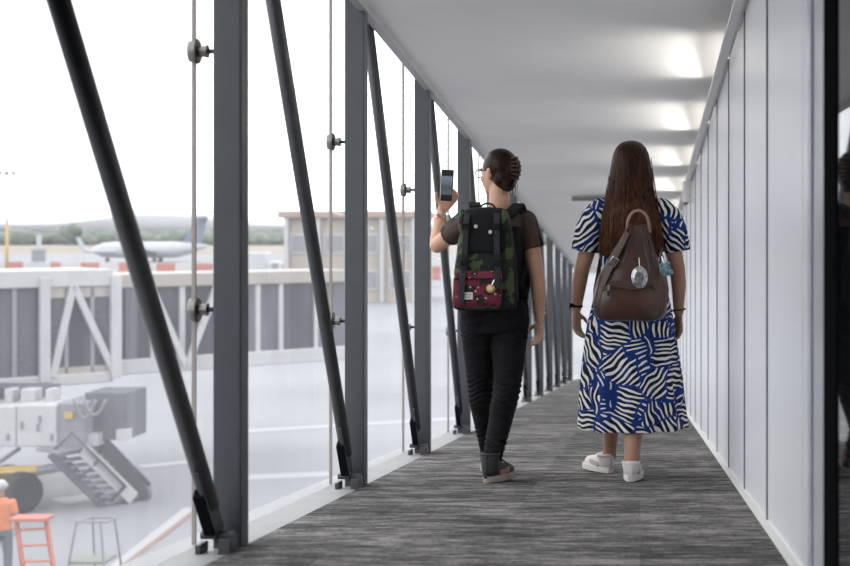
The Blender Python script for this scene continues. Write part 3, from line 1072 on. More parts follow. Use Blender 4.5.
# step ladder, small stand and worker in front
D = 23.0
c = at(30, 0, D)
t = thing('step_ladder', (c.x, D, GZ))
k = D / F
def lp(px, py, dy=0):
    return Vector(((px - 30) * k, dy, 6.0 - (py - HY) * k))
hb = 0.0
for a, b in (((17, 521), (38, 597)), ((47, 519), (68, 597))):
    pa = lp(*a); pb = lp(*b); pb.z = .02; pb.y = -.35
    q = MB(); q.tube([pa, pb], .03, 8); q.build('rail', M['orange'], t)
for a, b in (((16, 521), (12, 597)), ((45, 519), (44, 597))):
    pa = lp(*a); pb = lp(*b); pb.z = .02; pb.y = .45
    q = MB(); q.tube([pa, pb], .025, 8); q.build('rear_leg', M['orange'], t)
for i in range(5):
    u = (i + .6) / 5.2
    pa = lp(17, 521).lerp(lp(38, 597), u); pb = lp(47, 519).lerp(lp(68, 597), u)
    pa.y = pb.y = -.35 * u
    q = MB(); q.strap([pa, pb], .10, .025, side=(0, 1, 0)); q.build('rung', M['orange'], t)
pc = lp(31.5, 518)
q = MB(); q.box(pc, (.60, .35, .06)); q.build('platform', M['orange'], t, bevel=.01)
tag(t, 'orange metal step ladder with flat top at the lower left corner', 'ladder')

D = 24.0
c = at(92, 0, D)
t = thing('small_stand', (c.x, D, GZ))
k = D / F
for a, b, yy in (((80, 521), (72, 582), -.3), ((104, 521), (112, 582), -.3), ((88, 521), (86, 582), .4), ((110, 521), (114, 582), .4)):
    pa = Vector(((a[0] - 92) * k, yy * .5, 6 - (a[1] - HY) * k)); pb = Vector(((b[0] - 92) * k, yy, .02))
    q = MB(); q.tube([pa, pb], .02, 8); q.build('leg', M['mgrey'], t)
za = 6 - (520 - HY) * k
q = MB(); q.tube([((80 - 92) * k, -.15, za), ((112 - 92) * k, -.15, za), ((112 - 92) * k, .2, za), ((86 - 92) * k, .2, za), ((80 - 92) * k, -.15, za)], .02, 8); q.build('hand_rail', M['mgrey'], t)
q = MB(); q.box((.0, .02, .38), (.62, .55, .05)); q.build('tread', mat('green_grey_tread', (.16, .17, .14), .7), t)
tag(t, 'small grey metal access stand right of the orange ladder', 'stand')

# ------------------------------------------------------------------ people
def skin_mat(name, col):
    m = mat(name, col, .5, var=.06, vscale=14)
    p = m.node_tree.nodes['Principled BSDF']
    p.inputs['Subsurface Weight'].default_value = .08
    p.inputs['Subsurface Scale'].default_value = .01
    return m
M['skinA'] = skin_mat('warm_skin', (.60, .335, .22))
M['skinB'] = skin_mat('tan_skin', (.36, .195, .125))
M['lip'] = mat('lips', (.35, .10, .09), .45)
M['hairA'] = hair_material('dark_brown_tied_hair', (.007, .004, .0035), (.04, .019, .012), (25, 25, 40), .35)
M['hairB'] = hair_material('long_brown_hair', (.011, .0055, .004), (.19, .074, .036), (85, 85, 1.2), .42)
M['sheer'] = sheer_material()
M['blackcloth'] = mat('black_cotton', (.006, .006, .0065), .9, bump=.2, bscale=90, spec=.2)
M['pants'] = mat('washed_black_trousers', (.0095, .0088, .010), .85, var=.35, vscale=16, bump=.35, bscale=26, stretch=(1, 1, 3), spec=.15)
M['dress'] = dress_material()
M['shoeblack'] = mat('black_sneaker_fabric', (.022, .022, .024), .7, var=.3, vscale=40)
M['shoesole'] = mat('beige_rubber_sole', (.36, .31, .27), .7)
M['shoepink'] = mat('dusty_pink_panel', (.34, .15, .14), .7)
M['white_leather'] = mat('white_sneaker_leather', (.68, .64, .61), .5, bump=.1, bscale=60)
M['shoe_mesh'] = mat('beige_sneaker_mesh', (.50, .42, .38), .7, var=.2, vscale=160)
M['camo'] = blotch_material('dark_green_camouflage', (.007, .008, .007), (.050, .074, .022), 17, .52, .85, 6)
M['packblack'] = mat('black_canvas', (.007, .007, .008), .8, bump=.2, bscale=150, spec=.25)
M['packleather'] = mat('black_leather_strap', (.016, .017, .018), .42)
M['floral'] = blotch_material('burgundy_floral_canvas', (.012, .006, .008), (.135, .012, .028), 24, .46, .85, 3, second=((.42, .27, .24), 30, .2))
M['brownleather'] = mat('brown_leather', (.062, .026, .018), .36, var=.3, vscale=9, bump=.6, bscale=14, spec=.5)
M['brownpiping'] = mat('dark_brown_leather_edge', (.045, .020, .014), .45)
M['handleleather'] = mat('pale_brown_handle_leather', (.30, .17, .14), .45)
M['silver'] = mat('polished_silver', (.62, .62, .62), .2, 1.0)
M['crystal'] = mat('faceted_grey_crystal', (.40, .41, .43), .15, .6, var=.5, vscale=60)
M['gold'] = mat('yellow_charm', (.55, .33, .08), .4)
M['tealcharm'] = mat('teal_charm', (.13, .24, .27), .6, var=.6, vscale=70)
M['labelw'] = mat('woven_white_label', (.60, .56, .54), .7)
M['labelink'] = mat('label_thread', (.10, .06, .06), .8)
M['phonecase'] = mat('white_phone_case', (.55, .52, .47), .4)
M['phoneblack'] = mat('black_phone_body', (.010, .010, .011), .2)
M['claw'] = mat('tortoiseshell_claw', (.14, .055, .030), .25)
M['rosegold'] = mat('pink_gold', (.60, .38, .32), .3, 1.0)
M['beads'] = mat('dark_red_beads', (.10, .02, .02), .4)
M['band'] = mat('pale_watch_band', (.50, .46, .44), .6)

def screen_mat():
    m = bpy.data.materials.new('lit_phone_screen')
    m.use_nodes = True
    t = m.node_tree
    p = t.nodes['Principled BSDF']
    p.inputs['Base Color'].default_value = (.01, .01, .012, 1)
    p.inputs['Roughness'].default_value = .1
    c = N(t, 'ShaderNodeTexCoord')
    sp = N(t, 'ShaderNodeSeparateXYZ')
    t.links.new(c.outputs['Generated'], sp.inputs[0])
    r = N(t, 'ShaderNodeValToRGB')
    e = r.color_ramp.elements
    r.color_ramp.interpolation = 'EASE'
    e[0].position = .0; e[0].color = (.015, .016, .018, 1)
    e[1].position = 1.0; e[1].color = (.02, .02, .022, 1)
    for pos, cc in ((.16, (.015, .016, .018)), (.20, (.10, .11, .12)), (.45, (.075, .085, .10)), (.55, (.11, .14, .17)), (.80, (.17, .21, .25)), (.84, (.02, .02, .022))):
        x = e.new(pos); x.color = (*cc, 1)
    t.links.new(sp.outputs['Z'], r.inputs[0])
    t.links.new(r.outputs[0], p.inputs['Emission Color'])
    p.inputs['Emission Strength'].default_value = 1.0
    return m
M['screen'] = screen_mat()

def add_head(q, c, R_, k=1.0):
    """head with face; c = centre, R_ = rotation (local +y is the facing direction)"""
    def P(x, y, z): return Vector(c) + R_ @ Vector((x * k, y * k, z * k))
    E = lambda x, y, z, a, b, d: q.ell(P(x, y, z), (a * k, b * k, d * k), R_, 20, 14)
    E(0, -.008, .022, .075, .094, .090)
    E(0, .030, -.040, .056, .060, .066)
    E(0, .066, -.088, .024, .020, .020)
    E(0, .072, .026, .052, .018, .012)
    for s in (-1, 1):
        E(s * .034, .060, -.028, .024, .022, .022)
        E(s * .031, .072, .004, .014, .013, .011)
        E(s * .076, -.006, -.006, .010, .018, .030)
        E(s * .080, -.012, .010, .008, .014, .014)
    q.cap(P(0, .086, .016), .009 * k, P(0, .107, -.020), .013 * k)
    E(0, .098, -.027, .017, .012, .009)
    E(0, .088, -.050, .024, .010, .006)
    E(0, .087, -.061, .021, .010, .007)

M['eyewhite'] = mat('eye_white', (.62, .58, .54), .3)
M['iris'] = mat('dark_iris', (.015, .009, .006), .2)
M['brow'] = mat('dark_eyebrow', (.03, .018, .012), .7)
def face_slots(skin):
    return [skin, M['lip'], M['eyewhite'], M['iris'], M['brow']]
def paint_face(o, c, R_, k=1.0):
    c = Vector(c); RI_ = R_.transposed()
    for p in o.data.polygons:
        l = (RI_ @ (p.center - c)) / k
        if l.y < .055 or abs(l.x) > .06 or l.z > .06 or l.z < -.08:
            continue
        ax_ = abs(l.x)
        if (l.x / .023) ** 2 + ((l.z + .055) / .012) ** 2 < 1:
            p.material_index = 1
        elif ((ax_ - .031) / .0055) ** 2 + ((l.z - .004) / .0055) ** 2 < 1:
            p.material_index = 3
        elif ((ax_ - .031) / .014) ** 2 + ((l.z - .004) / .0065) ** 2 < 1:
            p.material_index = 2
        elif abs(ax_ - .032) < .018 and abs(l.z - .026 + .004 * ((ax_ - .03) / .018) ** 2) < .0042:
            p.material_index = 4

def add_hand(q, w, d, across, palm, curl=(.35, .5, .45), k=1.0, thumb=(.55, .75, .35)):
    """w wrist, d finger direction, across = towards the index finger, palm = palm normal"""
    w = Vector(w); d = Vector(d).normalized()
    a = Vector(across); a = (a - d * a.dot(d)).normalized()
    pn = Vector(palm); pn = (pn - d * pn.dot(d) - a * pn.dot(a)).normalized()
    offs = (.028, .0095, -.0095, -.027)
    lens = (.070, .078, .072, .056)
    for o_, L_ in zip(offs, lens):
        kn = w + (d * .088 + a * o_) * k
        q.cap(w + (d * .006 + a * o_ * .55) * k, .0135 * k, kn, .0115 * k, 10)
        p, dd, nn = kn, d.copy(), pn.copy()
        for ca, fr, r0, r1 in ((curl[0], .44, .0098, .0090), (curl[1], .32, .0090, .0082), (curl[2], .24, .0082, .0068)):
            dd, nn = dd * math.cos(ca) + nn * math.sin(ca), nn * math.cos(ca) - dd * math.sin(ca)
            e = p + dd * L_ * fr * k
            q.cap(p, r0 * k, e, r1 * k, 9)
            p = e
    tb = w + (d * .026 + a * .024) * k
    t1 = tb + (d * thumb[0] + a * thumb[1] + pn * thumb[2]).normalized() * .040 * k
    t2_ = t1 + (d * (thumb[0] + .35) + a * thumb[1] * .45 + pn * (thumb[2] + .1)).normalized() * .032 * k
    q.cap(w + d * .012 * k, .013 * k, tb, .013 * k, 10)
    q.cap(tb, .0125 * k, t1, .0105 * k, 10)
    q.cap(t1, .0105 * k, t2_, .008 * k, 10)

def sneaker(name, parent, heel, yaw, L_=.245, pitch=0.0, high=False, mats=None):
    """shoe with its heel bottom at `heel`, pointing along yaw from +y; parts of the person"""
    Rm = rotz(yaw) @ Matrix.Rotation(pitch, 3, 'X')
    h = Vector(heel)
    P = lambda x, y, z: h + Rm @ Vector((x, y, z))
    def outline(gr, z, n=36):
        pts = []
        for k in range(n):
            a = 2 * PI * k / n
            u = (1 - math.cos(a)) / 2           # 0 heel .. 1 toe
            wd = (.034 + .014 * math.sin(min(1, u * 1.3) * PI * .62)) * (abs(math.sin(a)) ** .62) * math.copysign(1, math.sin(a))
            pts.append((wd * gr + .006 * math.sin(u * PI), -.012 * (gr - 1) * 6 * (1 - 2 * u) * 0 + u * L_ * (1 + .02 * (gr - 1)) , z))
        return pts
    q = MB()
    q.rings([[P(*p) for p in outline(1.05, z)] for z in (0.0, .004, .026, .030)])
    sole = q.build('sole', mats['sole'], parent, smooth=False, bevel=.003)
    q = MB()
    top = .135 if high else .088
    q.chain([(P(0, .036, .052), .036), (P(.002, .085, .050), .037), (P(.007, .135, .040), .040), (P(.008, .185, .036), .037), (P(.008, .208, .034), .032)], 18)
    q.tube([P(0, .040, .04), P(0, .044, .07), P(0, .050, top)], [.037, .044, .046], 24)
    q.tube([P(.001, .06, .05), P(.002, .085, .072), P(.004, .12, .062)], [.034, .034, .030], 18)
    up = bake(q.build('upper', mats['upper'], parent), .0045, 4)
    bmx = bmesh.new(); bmx.from_mesh(up.data)
    nrm = Rm @ Vector((0, 0, 1))
    bmesh.ops.bisect_plane(bmx, geom=bmx.verts[:] + bmx.edges[:] + bmx.faces[:], plane_co=P(0, 0, .012), plane_no=nrm, clear_inner=True)
    bmx.to_mesh(up.data); bmx.free()
    q = MB()
    n_ = 24
    q.rings([[P(r_ * math.cos(2 * PI * k / n_), .050 + r_ * math.sin(2 * PI * k / n_), z_) for k in range(n_)] for r_, z_ in ((.040, top - .004), (.047, top - .006), (.048, top + .002), (.044, top + .007), (.039, top + .003))], True, False)
    q.build('collar', mats['tab'], parent, smooth=True)
    q = MB()
    q.strap([P(0, -.002, .022), P(0, -.003, .055), P(0, .002, top - .006)], [.020, .018, .016], .004, side=Rm @ Vector((1, 0, 0)))
    q.build('heel_tab', mats['tab'], parent, bevel=.002)
    q = MB()
    for s_ in (-1, 1):
        q.strap([P(s_ * .039 + .002, .07, .040), P(s_ * .042 + .005, .12, .046), P(s_ * .038 + .007, .155, .050)], .026, .005, side=Rm @ Vector((0, .3, 1)))
    q.build('side_panel', mats['panel'], parent, bevel=.001)
    q = MB()
    for i in range(4):
        y = .115 + .022 * i
        z = .078 - .012 * i + (.018 if high else 0)
        q.tube([P(-.020, y, z + .002), P(.005, y + .004, z + .013), P(.030, y, z + .002)], .0035, 6)
    q.build('laces', mats['lace'], parent)

# ---------- woman in the blue printed dress (long hair)
BX, BY = -.045, 7.05
pb = MB()
# torso
pb.loft([(.78, 0, .0, .150, .105), (.88, 0, 0, .165, .115), (.98, 0, 0, .142, .10), (1.06, 0, .005, .128, .088), (1.18, 0, .01, .148, .098), (1.28, 0, .005, .158, .095), (1.36, 0, 0, .140, .075), (1.405, 0, 0, .085, .06)], 32)
pb.chain([((0, -.005, 1.36), .058), ((0, .012, 1.50), .050)])
add_head(pb, (0, .028, 1.578), rotz(0), .98)
def leg(q, pts): q.chain(pts, 16)
# forward (left) leg and trailing (right) leg
leg(pb, [((-.078, 0, .82), .088), ((-.085, .14, .47), .056), ((-.098, .13, .36), .052), ((-.112, .27, .12), .036), ((-.115, .285, .065), .036)])
pb.cap((-.117, .285, .055), .032, (-.15, .40, .04), .024)
leg(pb, [((.078, 0, .82), .088), ((.045, -.02, .47), .058), ((.020, -.07, .34), .054), ((.004, -.165, .12), .038), ((.002, -.175, .065), .037)])
pb.cap((.002, -.175, .055), .032, (.008, -.05, .04), .024)
pb.ell((.020, -.10, .30), (.046, .05, .10)); pb.ell((-.105, .19, .30), (.043, .046, .10))
# arms
pb.chain([((-.165, 0, 1.335), .050), ((-.245, -.025, 1.06), .040), ((-.262, .0, .97), .038), ((-.276, .035, .855), .0265)], 14)
pb.chain([((.165, 0, 1.335), .050), ((.232, -.03, 1.06), .040), ((.240, -.005, .97), .038), ((.240, .03, .835), .0265)], 14)
add_hand(pb, (-.277, .037, .845), (.02, .05, -1), (.45, .9, 0), (1, -.5, 0), (.35, .45, .4), .98)
add_hand(pb, (.240, .032, .825), (-.0, .05, -1), (-.45, .9, 0), (-1, -.5, 0), (.35, .45, .4), .98)
B = pb.build('person', face_slots(M['skinB']), None)
bake(B, .0058, 3)
paint_face(B, (0, .028, 1.578), rotz(0), .98)
B.location = (BX, BY, zf(BY))
tag(B, 'woman walking away in a blue and white leaf print dress with long straight brown hair', 'person')

def foldB(a, z):
    if z > 1.02:
        return 1 + .012 * math.sin(5 * a + 20 * z)
    u = min(1, (1.02 - z) / .79)
    return 1 + u * (.055 * math.sin(9 * a + 1.2 + .6 * math.sin(3 * z)) + .035 * math.sin(14 * a + .5 - z * 2)) + .01 * math.sin(6 * a + 16 * z)
q = MB()
hem = []
q.loft([(.250, .004, .02, .272, .205), (.28, .004, .02, .270, .202), (.36, .002, .018, .262, .195), (.50, 0, .015, .252, .185), (.64, -.002, .01, .240, .172), (.78, -.002, .005, .218, .155), (.90, 0, 0, .192, .138), (.98, 0, 0, .166, .122), (1.05, 0, 0, .152, .108), (1.14, 0, .005, .160, .112), (1.24, 0, .005, .170, .110), (1.32, 0, .0, .172, .098), (1.375, 0, 0, .142, .078), (1.41, 0, 0, .088, .062)], 160, fold=foldB)
# puffed sleeves
for s_, dx in ((-1, 0), (1, .0)):
    pts = [((s_ * .150, 0, 1.350), .062), ((s_ * .185, -.002, 1.31), .070), ((s_ * .212, -.006, 1.24), .072), ((s_ * .226, -.01, 1.18), .068)]
    q.chain(pts, 24, (True, False))
    a0 = Vector((s_ * .223, -.01, 1.19)); a1 = Vector((s_ * .234, -.012, 1.143))
    n = 40
    rr = []
    for c_, r_ in ((a0, .070), (a0.lerp(a1, .5), .0665), (a1, .062)):
        rr.append([c_ + Vector((math.cos(2 * PI * k / n) * r_ * (1 + .05 * math.sin(10 * 2 * PI * k / n)), math.sin(2 * PI * k / n) * r_ * (1 + .05 * math.sin(10 * 2 * PI * k / n)), s_ * -.0 - .15 * math.cos(2 * PI * k / n) * r_ * s_ * -1)) for k in range(n)])
    q.rings(rr)
dr = q.build('dress', M['dress'], B)
bake(dr, .0058, 2)
q = MB()
for s_ in (-1, 1):
    pts = [(s_ * .232 + .0625 * math.cos(a) , -.012 + .0625 * math.sin(a), 1.146 + .15 * .0625 * math.cos(a) * s_ ) for a in [2 * PI * k / 24 for k in range(25)]]
    q = MB(); q.tube(pts, .005, 6); q.build('sleeve_hem', M['dress'], B, smooth=True)

# long hair: cap and curtain in one surface with strand ridges
def hair_surface(name, secs, mm, parent, n=220, amp=.02, seed=0):
    rnd = random.Random(seed)
    ph = [sum(math.sin(f * 2 * PI * k / n + p) / f ** .45 for f, p in [(fr, rnd.uniform(0, 6.28)) for fr in (13, 21, 34, 47, 60, 77)]) for k in range(n)]
    rs = []
    for j, (z, cx, cy, rx, ry, fl) in enumerate(secs):
        ring = []
        for k in range(n):
            a = 2 * PI * k / n
            x, y = math.cos(a), math.sin(a)
            if y > 0:
                y *= fl                 # pull the front in (face opening / hair falls behind)
            m = 1 + amp * ph[k] * min(1, j / 3)
            jit = 0
            if j >= len(secs) - 2:
                jit = -.012 * ph[(k * 7) % n]
            ring.append((cx + rx * x * m, cy + ry * y * m, z + jit))
        rs.append(ring)
    q = MB()
    q.rings(rs)
    return q.build(name, mm, parent, smooth=True)
hair_surface('hair', [
    (1.700, .0, .010, .012, .014, 1), (1.697, .0, .010, .030, .035, 1), (1.685, .0, .010, .055, .064, 1), (1.665, 0, .008, .074, .086, .98), (1.635, 0, .006, .088, .102, .9),
    (1.600, 0, .0, .096, .106, .70), (1.56, 0, -.004, .102, .104, .35), (1.51, 0, -.012, .108, .098, .15), (1.45, 0, -.022, .116, .094, .1), (1.40, 0, -.040, .124, .086, .1),
    (1.34, .002, -.062, .134, .076, .1), (1.28, .003, -.075, .146, .066, .1), (1.22, .002, -.082, .154, .058, .1), (1.17, .0, -.084, .156, .050, .1), (1.135, -.002, -.086, .146, .036, .1), (1.115, -.002, -.087, .120, .020, .1)], M['hairB'], B, seed=3)
# loose strands along the outline of the hair
q = MB()
rnd = random.Random(5)
for i in range(90):
    a = rnd.uniform(PI * 1.0, PI * 2.0)
    z0 = rnd.uniform(1.42, 1.62)
    pts = []
    for j in range(7):
        u = j / 6
        z = z0 + (rnd.uniform(1.10, 1.16) - z0) * u if j == 6 else z0 + (1.13 - z0) * u
        w = .100 + (.158 - .100) * min(1, max(0, (1.58 - z) / .36))
        d = .104 - (.104 - .05) * min(1, max(0, (1.55 - z) / .4))
        cy = -.004 - .082 * min(1, max(0, (1.55 - z) / .32))
        pts.append((math.cos(a) * (w + .002) + rnd.uniform(-.003, .003), cy + math.sin(a) * (d + .003), z))
    q.tube(pts, [.0012] * 6 + [.0006], 4)
q.build('loose_strands', M['hairB'], B)

shB = dict(sole=M['white_leather'], upper=M['white_leather'], tab=M['white_leather'], panel=M['white_leather'], lace=M['white_leather'])
shB2 = dict(sole=M['white_leather'], upper=M['white_leather'], tab=M['shoe_mesh'], panel=M['shoe_mesh'], lace=M['white_leather'])
fz = lambda y: -S * y     # the ramp under a foot, relative to the person's origin
sneaker('shoe', B, (.000, -.222, fz(-.222) + .002), -.05, .245, 0, False, shB)
sneaker('shoe', B, (-.105, .24, fz(.24) + .002), .62, .245, 0, False, shB2)
# wrist things
def ring_at(name, c, d, r, w, mm, parent, n=24):
    c = Vector(c); d = Vector(d).normalized()
    q = MB()
    u = d.cross(Vector((1, 0, 0))).normalized(); v = d.cross(u)
    prof = [(r, -w / 2), (r + .0035, -w / 2), (r + .0035, w / 2), (r, w / 2)]
    rs = []
    for k in range(n + 1):
        a = 2 * PI * k / n
        rs.append([c + (u * math.cos(a) + v * math.sin(a)) * rr_ + d * ww for rr_, ww in prof])
    q.rings(rs, True, False)
    return q.build(name, mm, parent, smooth=False)
wb = ring_at('watch_band', (-.2755, .032, .868), (.01, .0, 1), .0275, .020, M['black'], B)
q = MB(); q.box((-.308, .022, .868), (.010, .034, .034)); q.build('watch_face', M['phoneblack'], wb, bevel=.004)
q = MB()
for k in range(18):
    a = 2 * PI * k / 18
    q.ell((.2405 + .030 * math.cos(a), .029 + .030 * math.sin(a), .846 + .004 * math.cos(a)), .0058, u=8, v=6)
q.build('bead_bracelet', M['beads'], B, smooth=True)

# ---------- brown leather backpack on her back
K = thing('backpack', (BX, BY, zf(BY)))
tag(K, 'brown slouchy leather backpack on the back of the long-haired woman', 'backpack')
def foldK(a, z):
    return 1 + .022 * math.sin(5 * a + 9 * z) + .018 * math.sin(11 * a - 22 * z) * min(1, (1.3 - z) * 3)
cyk = -.235
def ksec(z, cx, rx, ry): return (z, cx, cyk + (.085 - ry) * .9 + .0, rx, ry)
q = MB()
q.loft([ksec(.806, -.004, .120, .05), ksec(.815, -.004, .155, .075), ksec(.845, -.005, .176, .09), ksec(.90, -.006, .181, .095), ksec(.97, -.002, .172, .092), ksec(1.03, .004, .156, .084), ksec(1.09, .010, .130, .072), ksec(1.14, .015, .106, .062), ksec(1.19, .020, .080, .053), ksec(1.23, .025, .062, .046), ksec(1.265, .030, .050, .040), ksec(1.28, .031, .034, .028)], 120, pw=2.35, fold=foldK)
bd = q.build('bag_body', M['brownleather'], K, smooth=True)
# gathered folds that fan out from the top
for x0, x1, zb in ((-.012, -.105, 1.00), (.008, -.055, .98), (.056, .105, 1.0), (.070, .140, 1.02)):
    pts = []
    for i in range(8):
        u = i / 7
        z = 1.262 + (zb - 1.262) * u
        w = .05 + (.165 - .05) * min(1, (1.265 - z) / .27)
        x = x0 + (x1 - x0) * u
        rel = max(-.97, min(.97, (x - .02) / w))
        ry = .040 + (.09 - .04) * min(1, (1.265 - z) / .3)
        yc = cyk + (.085 - ry) * .9
        pts.append((x, yc - ry * (1 - abs(rel) ** 2.35) ** (1 / 2.35) + .004, z))
    q = MB(); q.tube(pts, [.010, .013, .014, .014, .013, .011, .008, .003], 10); q.build('gathered_fold', M['brownleather'], K, smooth=True)
# front pocket panel
q = MB()
q.loft([(.822, -.010, -.300, .120, .025), (.84, -.010, -.308, .138, .035), (.90, -.010, -.312, .142, .040), (.96, -.008, -.308, .132, .036), (1.0, -.004, -.298, .105, .030), (1.018, -.002, -.290, .07, .02)], 64, pw=2.6)
fp = q.build('front_pocket', M['brownleather'], K, smooth=True)
pts = [(-.130, -.326, .955), (-.100, -.346, .985), (-.05, -.352, .972), (.0, -.353, .962), (.05, -.351, .968), (.10, -.342, .985), (.118, -.328, .965)]
q = MB(); q.tube(pts, .0045, 8); q.build('zip_piping', M['brownpiping'], fp, smooth=True)
q = MB(); q.strap([(-.104, -.352, .985), (-.106, -.360, .960), (-.106, -.360, .935)], .010, .003); q.build('zip_pull', M['silver'], fp)
# dark strip laid on as the shade between the drawn sides
q = MB(); q.strap([(.034, -.262, 1.268), (.034, -.286, 1.20), (.036, -.300, 1.14), (.036, -.310, 1.09)], [.020, .030, .018, .004], .006); q.build('opening_shade', M['brownpiping'], K)
# handle loop
pts = [(-.022, -.225, 1.245)] + [(.036 + .052 * math.cos(a), -.235, 1.272 + .072 * math.sin(a)) for a in [PI - PI * i / 14 for i in range(15)]] + [(.094, -.225, 1.235)]
q = MB(); q.tube(pts, .0075, 10); q.build('handle', M['handleleather'], K, smooth=True)
# side strap with buckle on the left
pts = [(-.012, -.262, 1.235), (-.045, -.278, 1.17), (-.085, -.300, 1.09), (-.118, -.312, 1.02), (-.14, -.312, .97)]
q = MB(); q.strap(pts, .026, .006, side=(.8, -.2, .55)); st = q.build('compression_strap', M['brownpiping'], K, bevel=.001)
q = MB()
bc = Vector((-.082, -.304, 1.095)); e1 = Vector((.55, .05, .8)).normalized() * .021; e2 = Vector((.8, -.05, -.55)).normalized() * .018
q.tube([bc + e1 + e2, bc + e1 - e2, bc - e1 - e2, bc - e1 + e2, bc + e1 + e2], .003, 6)
q.build('buckle', M['silver'], st)
# crystal tag
q = MB(); q.tube([(.040, -.330, 1.115), (.042, -.352, 1.075)], .003, 6); tg = q.build('tag_cord', M['silver'], K)
q = MB()
n = 12
rs = []
for y_, f_ in ((-.350, .9), (-.354, 1.0), (-.362, .98), (-.370, .62)):
    rs.append([(.042 + .034 * f_ * math.copysign(abs(math.cos(a)) ** .8, math.cos(a)), y_, 1.022 + .048 * f_ * math.copysign(abs(math.sin(a)) ** .8, math.sin(a))) for a in [2 * PI * k / n for k in range(n)]])
q.rings(rs); q.build('crystal_tag', M['crystal'], tg)
q = MB(); q.tube([(.042 + .036 * math.cos(a), -.358, 1.022 + .050 * math.sin(a)) for a in [2 * PI * k / 32 for k in range(33)]], .004, 6); q.build('tag_rim', M['silver'], tg, smooth=True)
# teal charm at the right side
q = MB(); q.tube([(.150, -.285, 1.12), (.160, -.30, 1.09)], .003, 6); tcm = q.build('charm_cord', M['silver'], K)
q = MB(); q.ell((.165, -.305, 1.058), (.026, .018, .034)); q.ell((.187, -.303, 1.046), (.018, .012, .016)); q.ell((.150, -.305, 1.075), (.014, .014, .014)); q.ell((.178, -.305, 1.085), (.012, .012, .014)); q.build('charm', M['tealcharm'], tcm, smooth=True)
# shoulder straps running up under the hair
for s_ in (-1, 1):
    pts = [(.03 + s_ * .008, -.185, 1.215), (s_ * .045, -.115, 1.27), (s_ * .085, -.075, 1.395), (s_ * .115, -.01, 1.412), (s_ * .125, .07, 1.37), (s_ * .13, .115, 1.28), (s_ * .14, .118, 1.15), (s_ * .160, .06, 1.03), (s_ * .172, -.05, .95), (s_ * .168, -.16, .90)]
    q = MB(); q.strap(pts, .034, .008, side=(1, 0, 0)); q.build('shoulder_strap', M['brownpiping'], K, bevel=.002)

# ---------- woman in black, taking a picture
AX, AY = -.725, 7.0
HA = .92          # head turned to her left (radians)
pa = MB()
pa.loft([(.74, -.005, 0, .150, .115), (.84, -.004, 0, .168, .125), (.93, 0, 0, .150, .108), (1.0, .003, .0, .130, .092), (1.12, .004, .008, .146, .098), (1.23, .006, .005, .158, .095), (1.30, .008, 0, .138, .074), (1.345, .015, 0, .085, .058)], 32)
pa.chain([((.020, -.005, 1.30), .060), ((.022, .008, 1.45), .051)])
RA = rotz(HA) @ Matrix.Rotation(-.06, 3, 'X')
HC = Vector((.012, .018, 1.531))
add_head(pa, HC, RA, .98)
leg(pa, [((-.080, 0, .80), .094), ((-.082, .09, .46), .058), ((-.080, .10, .38), .054), ((-.062, .29, .13), .036), ((-.064, .313, .075), .031)])
pa.cap((-.062, .31, .06), .032, (-.075, .42, .04), .024)
leg(pa, [((.076, 0, .80), .094), ((.062, -.02, .46), .060), ((.050, -.05, .38), .056), ((.006, -.17, .13), .037), ((.002, -.182, .075), .031)])
pa.cap((.0, -.182, .06), .026, (.034, -.11, .045), .018)
# right arm hanging, left arm raised
pa.chain([((.160, 0, 1.285), .048), ((.212, -.025, 1.015), .038), ((.218, -.005, .93), .037), ((.219, .035, .805), .0255)], 14)
add_hand(pa, (.219, .037, .797), (-.03, .06, -1), (-.55, .85, 0), (-1, -.5, 0), (.4, .55, .5), .97)
EL = Vector((-.312, .165, 1.168)); WR = Vector((-.316, .320, 1.335))
pa.chain([((-.150, 0, 1.280), .048), (tuple(EL), .041), (tuple(EL.lerp(WR, .3)), .040), (tuple(WR), .0265)], 14)
add_hand(pa, WR + Vector((.002, .008, .010)), (.58, .08, .84), (-.82, 0, .56), (.0, -1, .05), (.25, 1.0, .9), .97, (.3, .9, .2))
A = pa.build('person', face_slots(M['skinA']), None)
bake(A, .0056, 3)
paint_face(A, HC, RA, .98)
A.location = (AX, AY, zf(AY))
tag(A, 'woman in black with tied-up hair walking away and raising a phone', 'person')

# trousers
q = MB()
q.loft([(.735, -.005, 0, .158, .122), (.84, -.004, 0, .176, .132), (.92, 0, 0, .160, .116), (.985, .002, 0, .142, .102)], 40)
q.chain([((-.082, 0, .80), .097), ((-.083, .09, .46), .066), ((-.080, .10, .38), .062), ((-.062, .30, .095), .046)], 20, (True, False))
q.chain([((.078, 0, .80), .097), ((.064, -.02, .46), .068), ((.050, -.05, .38), .064), ((.003, -.172, .125), .047)], 20, (True, False))
q.ell((-.082, -.065, .83), (.085, .075, .095)); q.ell((.078, -.065, .83), (.085, .075, .095))
q.ell((-.078, .14, .34), (.055, .06, .12)); q.ell((.038, -.085, .33), (.058, .06, .12))
tr = q.build('trousers', M['pants'], A)
bake(tr, .006, 3)
# wrinkles behind the knees and at the ankles
for v in tr.data.vertices:
    z = v.co.z
    w = math.exp(-((z - .43) / .07) ** 2) + .9 * math.exp(-((z - .20) / .05) ** 2) + .5 * math.exp(-((z - .72) / .05) ** 2)
    n_ = v.normal
    v.co += Vector((n_.x, n_.y, 0)) * (.0045 * w * math.sin(z * 240 + 5 * math.sin(v.co.x * 30)))
# opaque vest under the mesh
q = MB()
q.loft([(.90, .0, 0, .172, .124), (.96, .002, 0, .150, .108), (1.0, .003, .0, .140, .099), (1.12, .004, .008, .153, .104), (1.22, .006, .005, .160, .099), (1.265, .006, .002, .150, .088)], 40)
vest = q.build('vest', M['blackcloth'], A)
bake(vest, .006, 3)
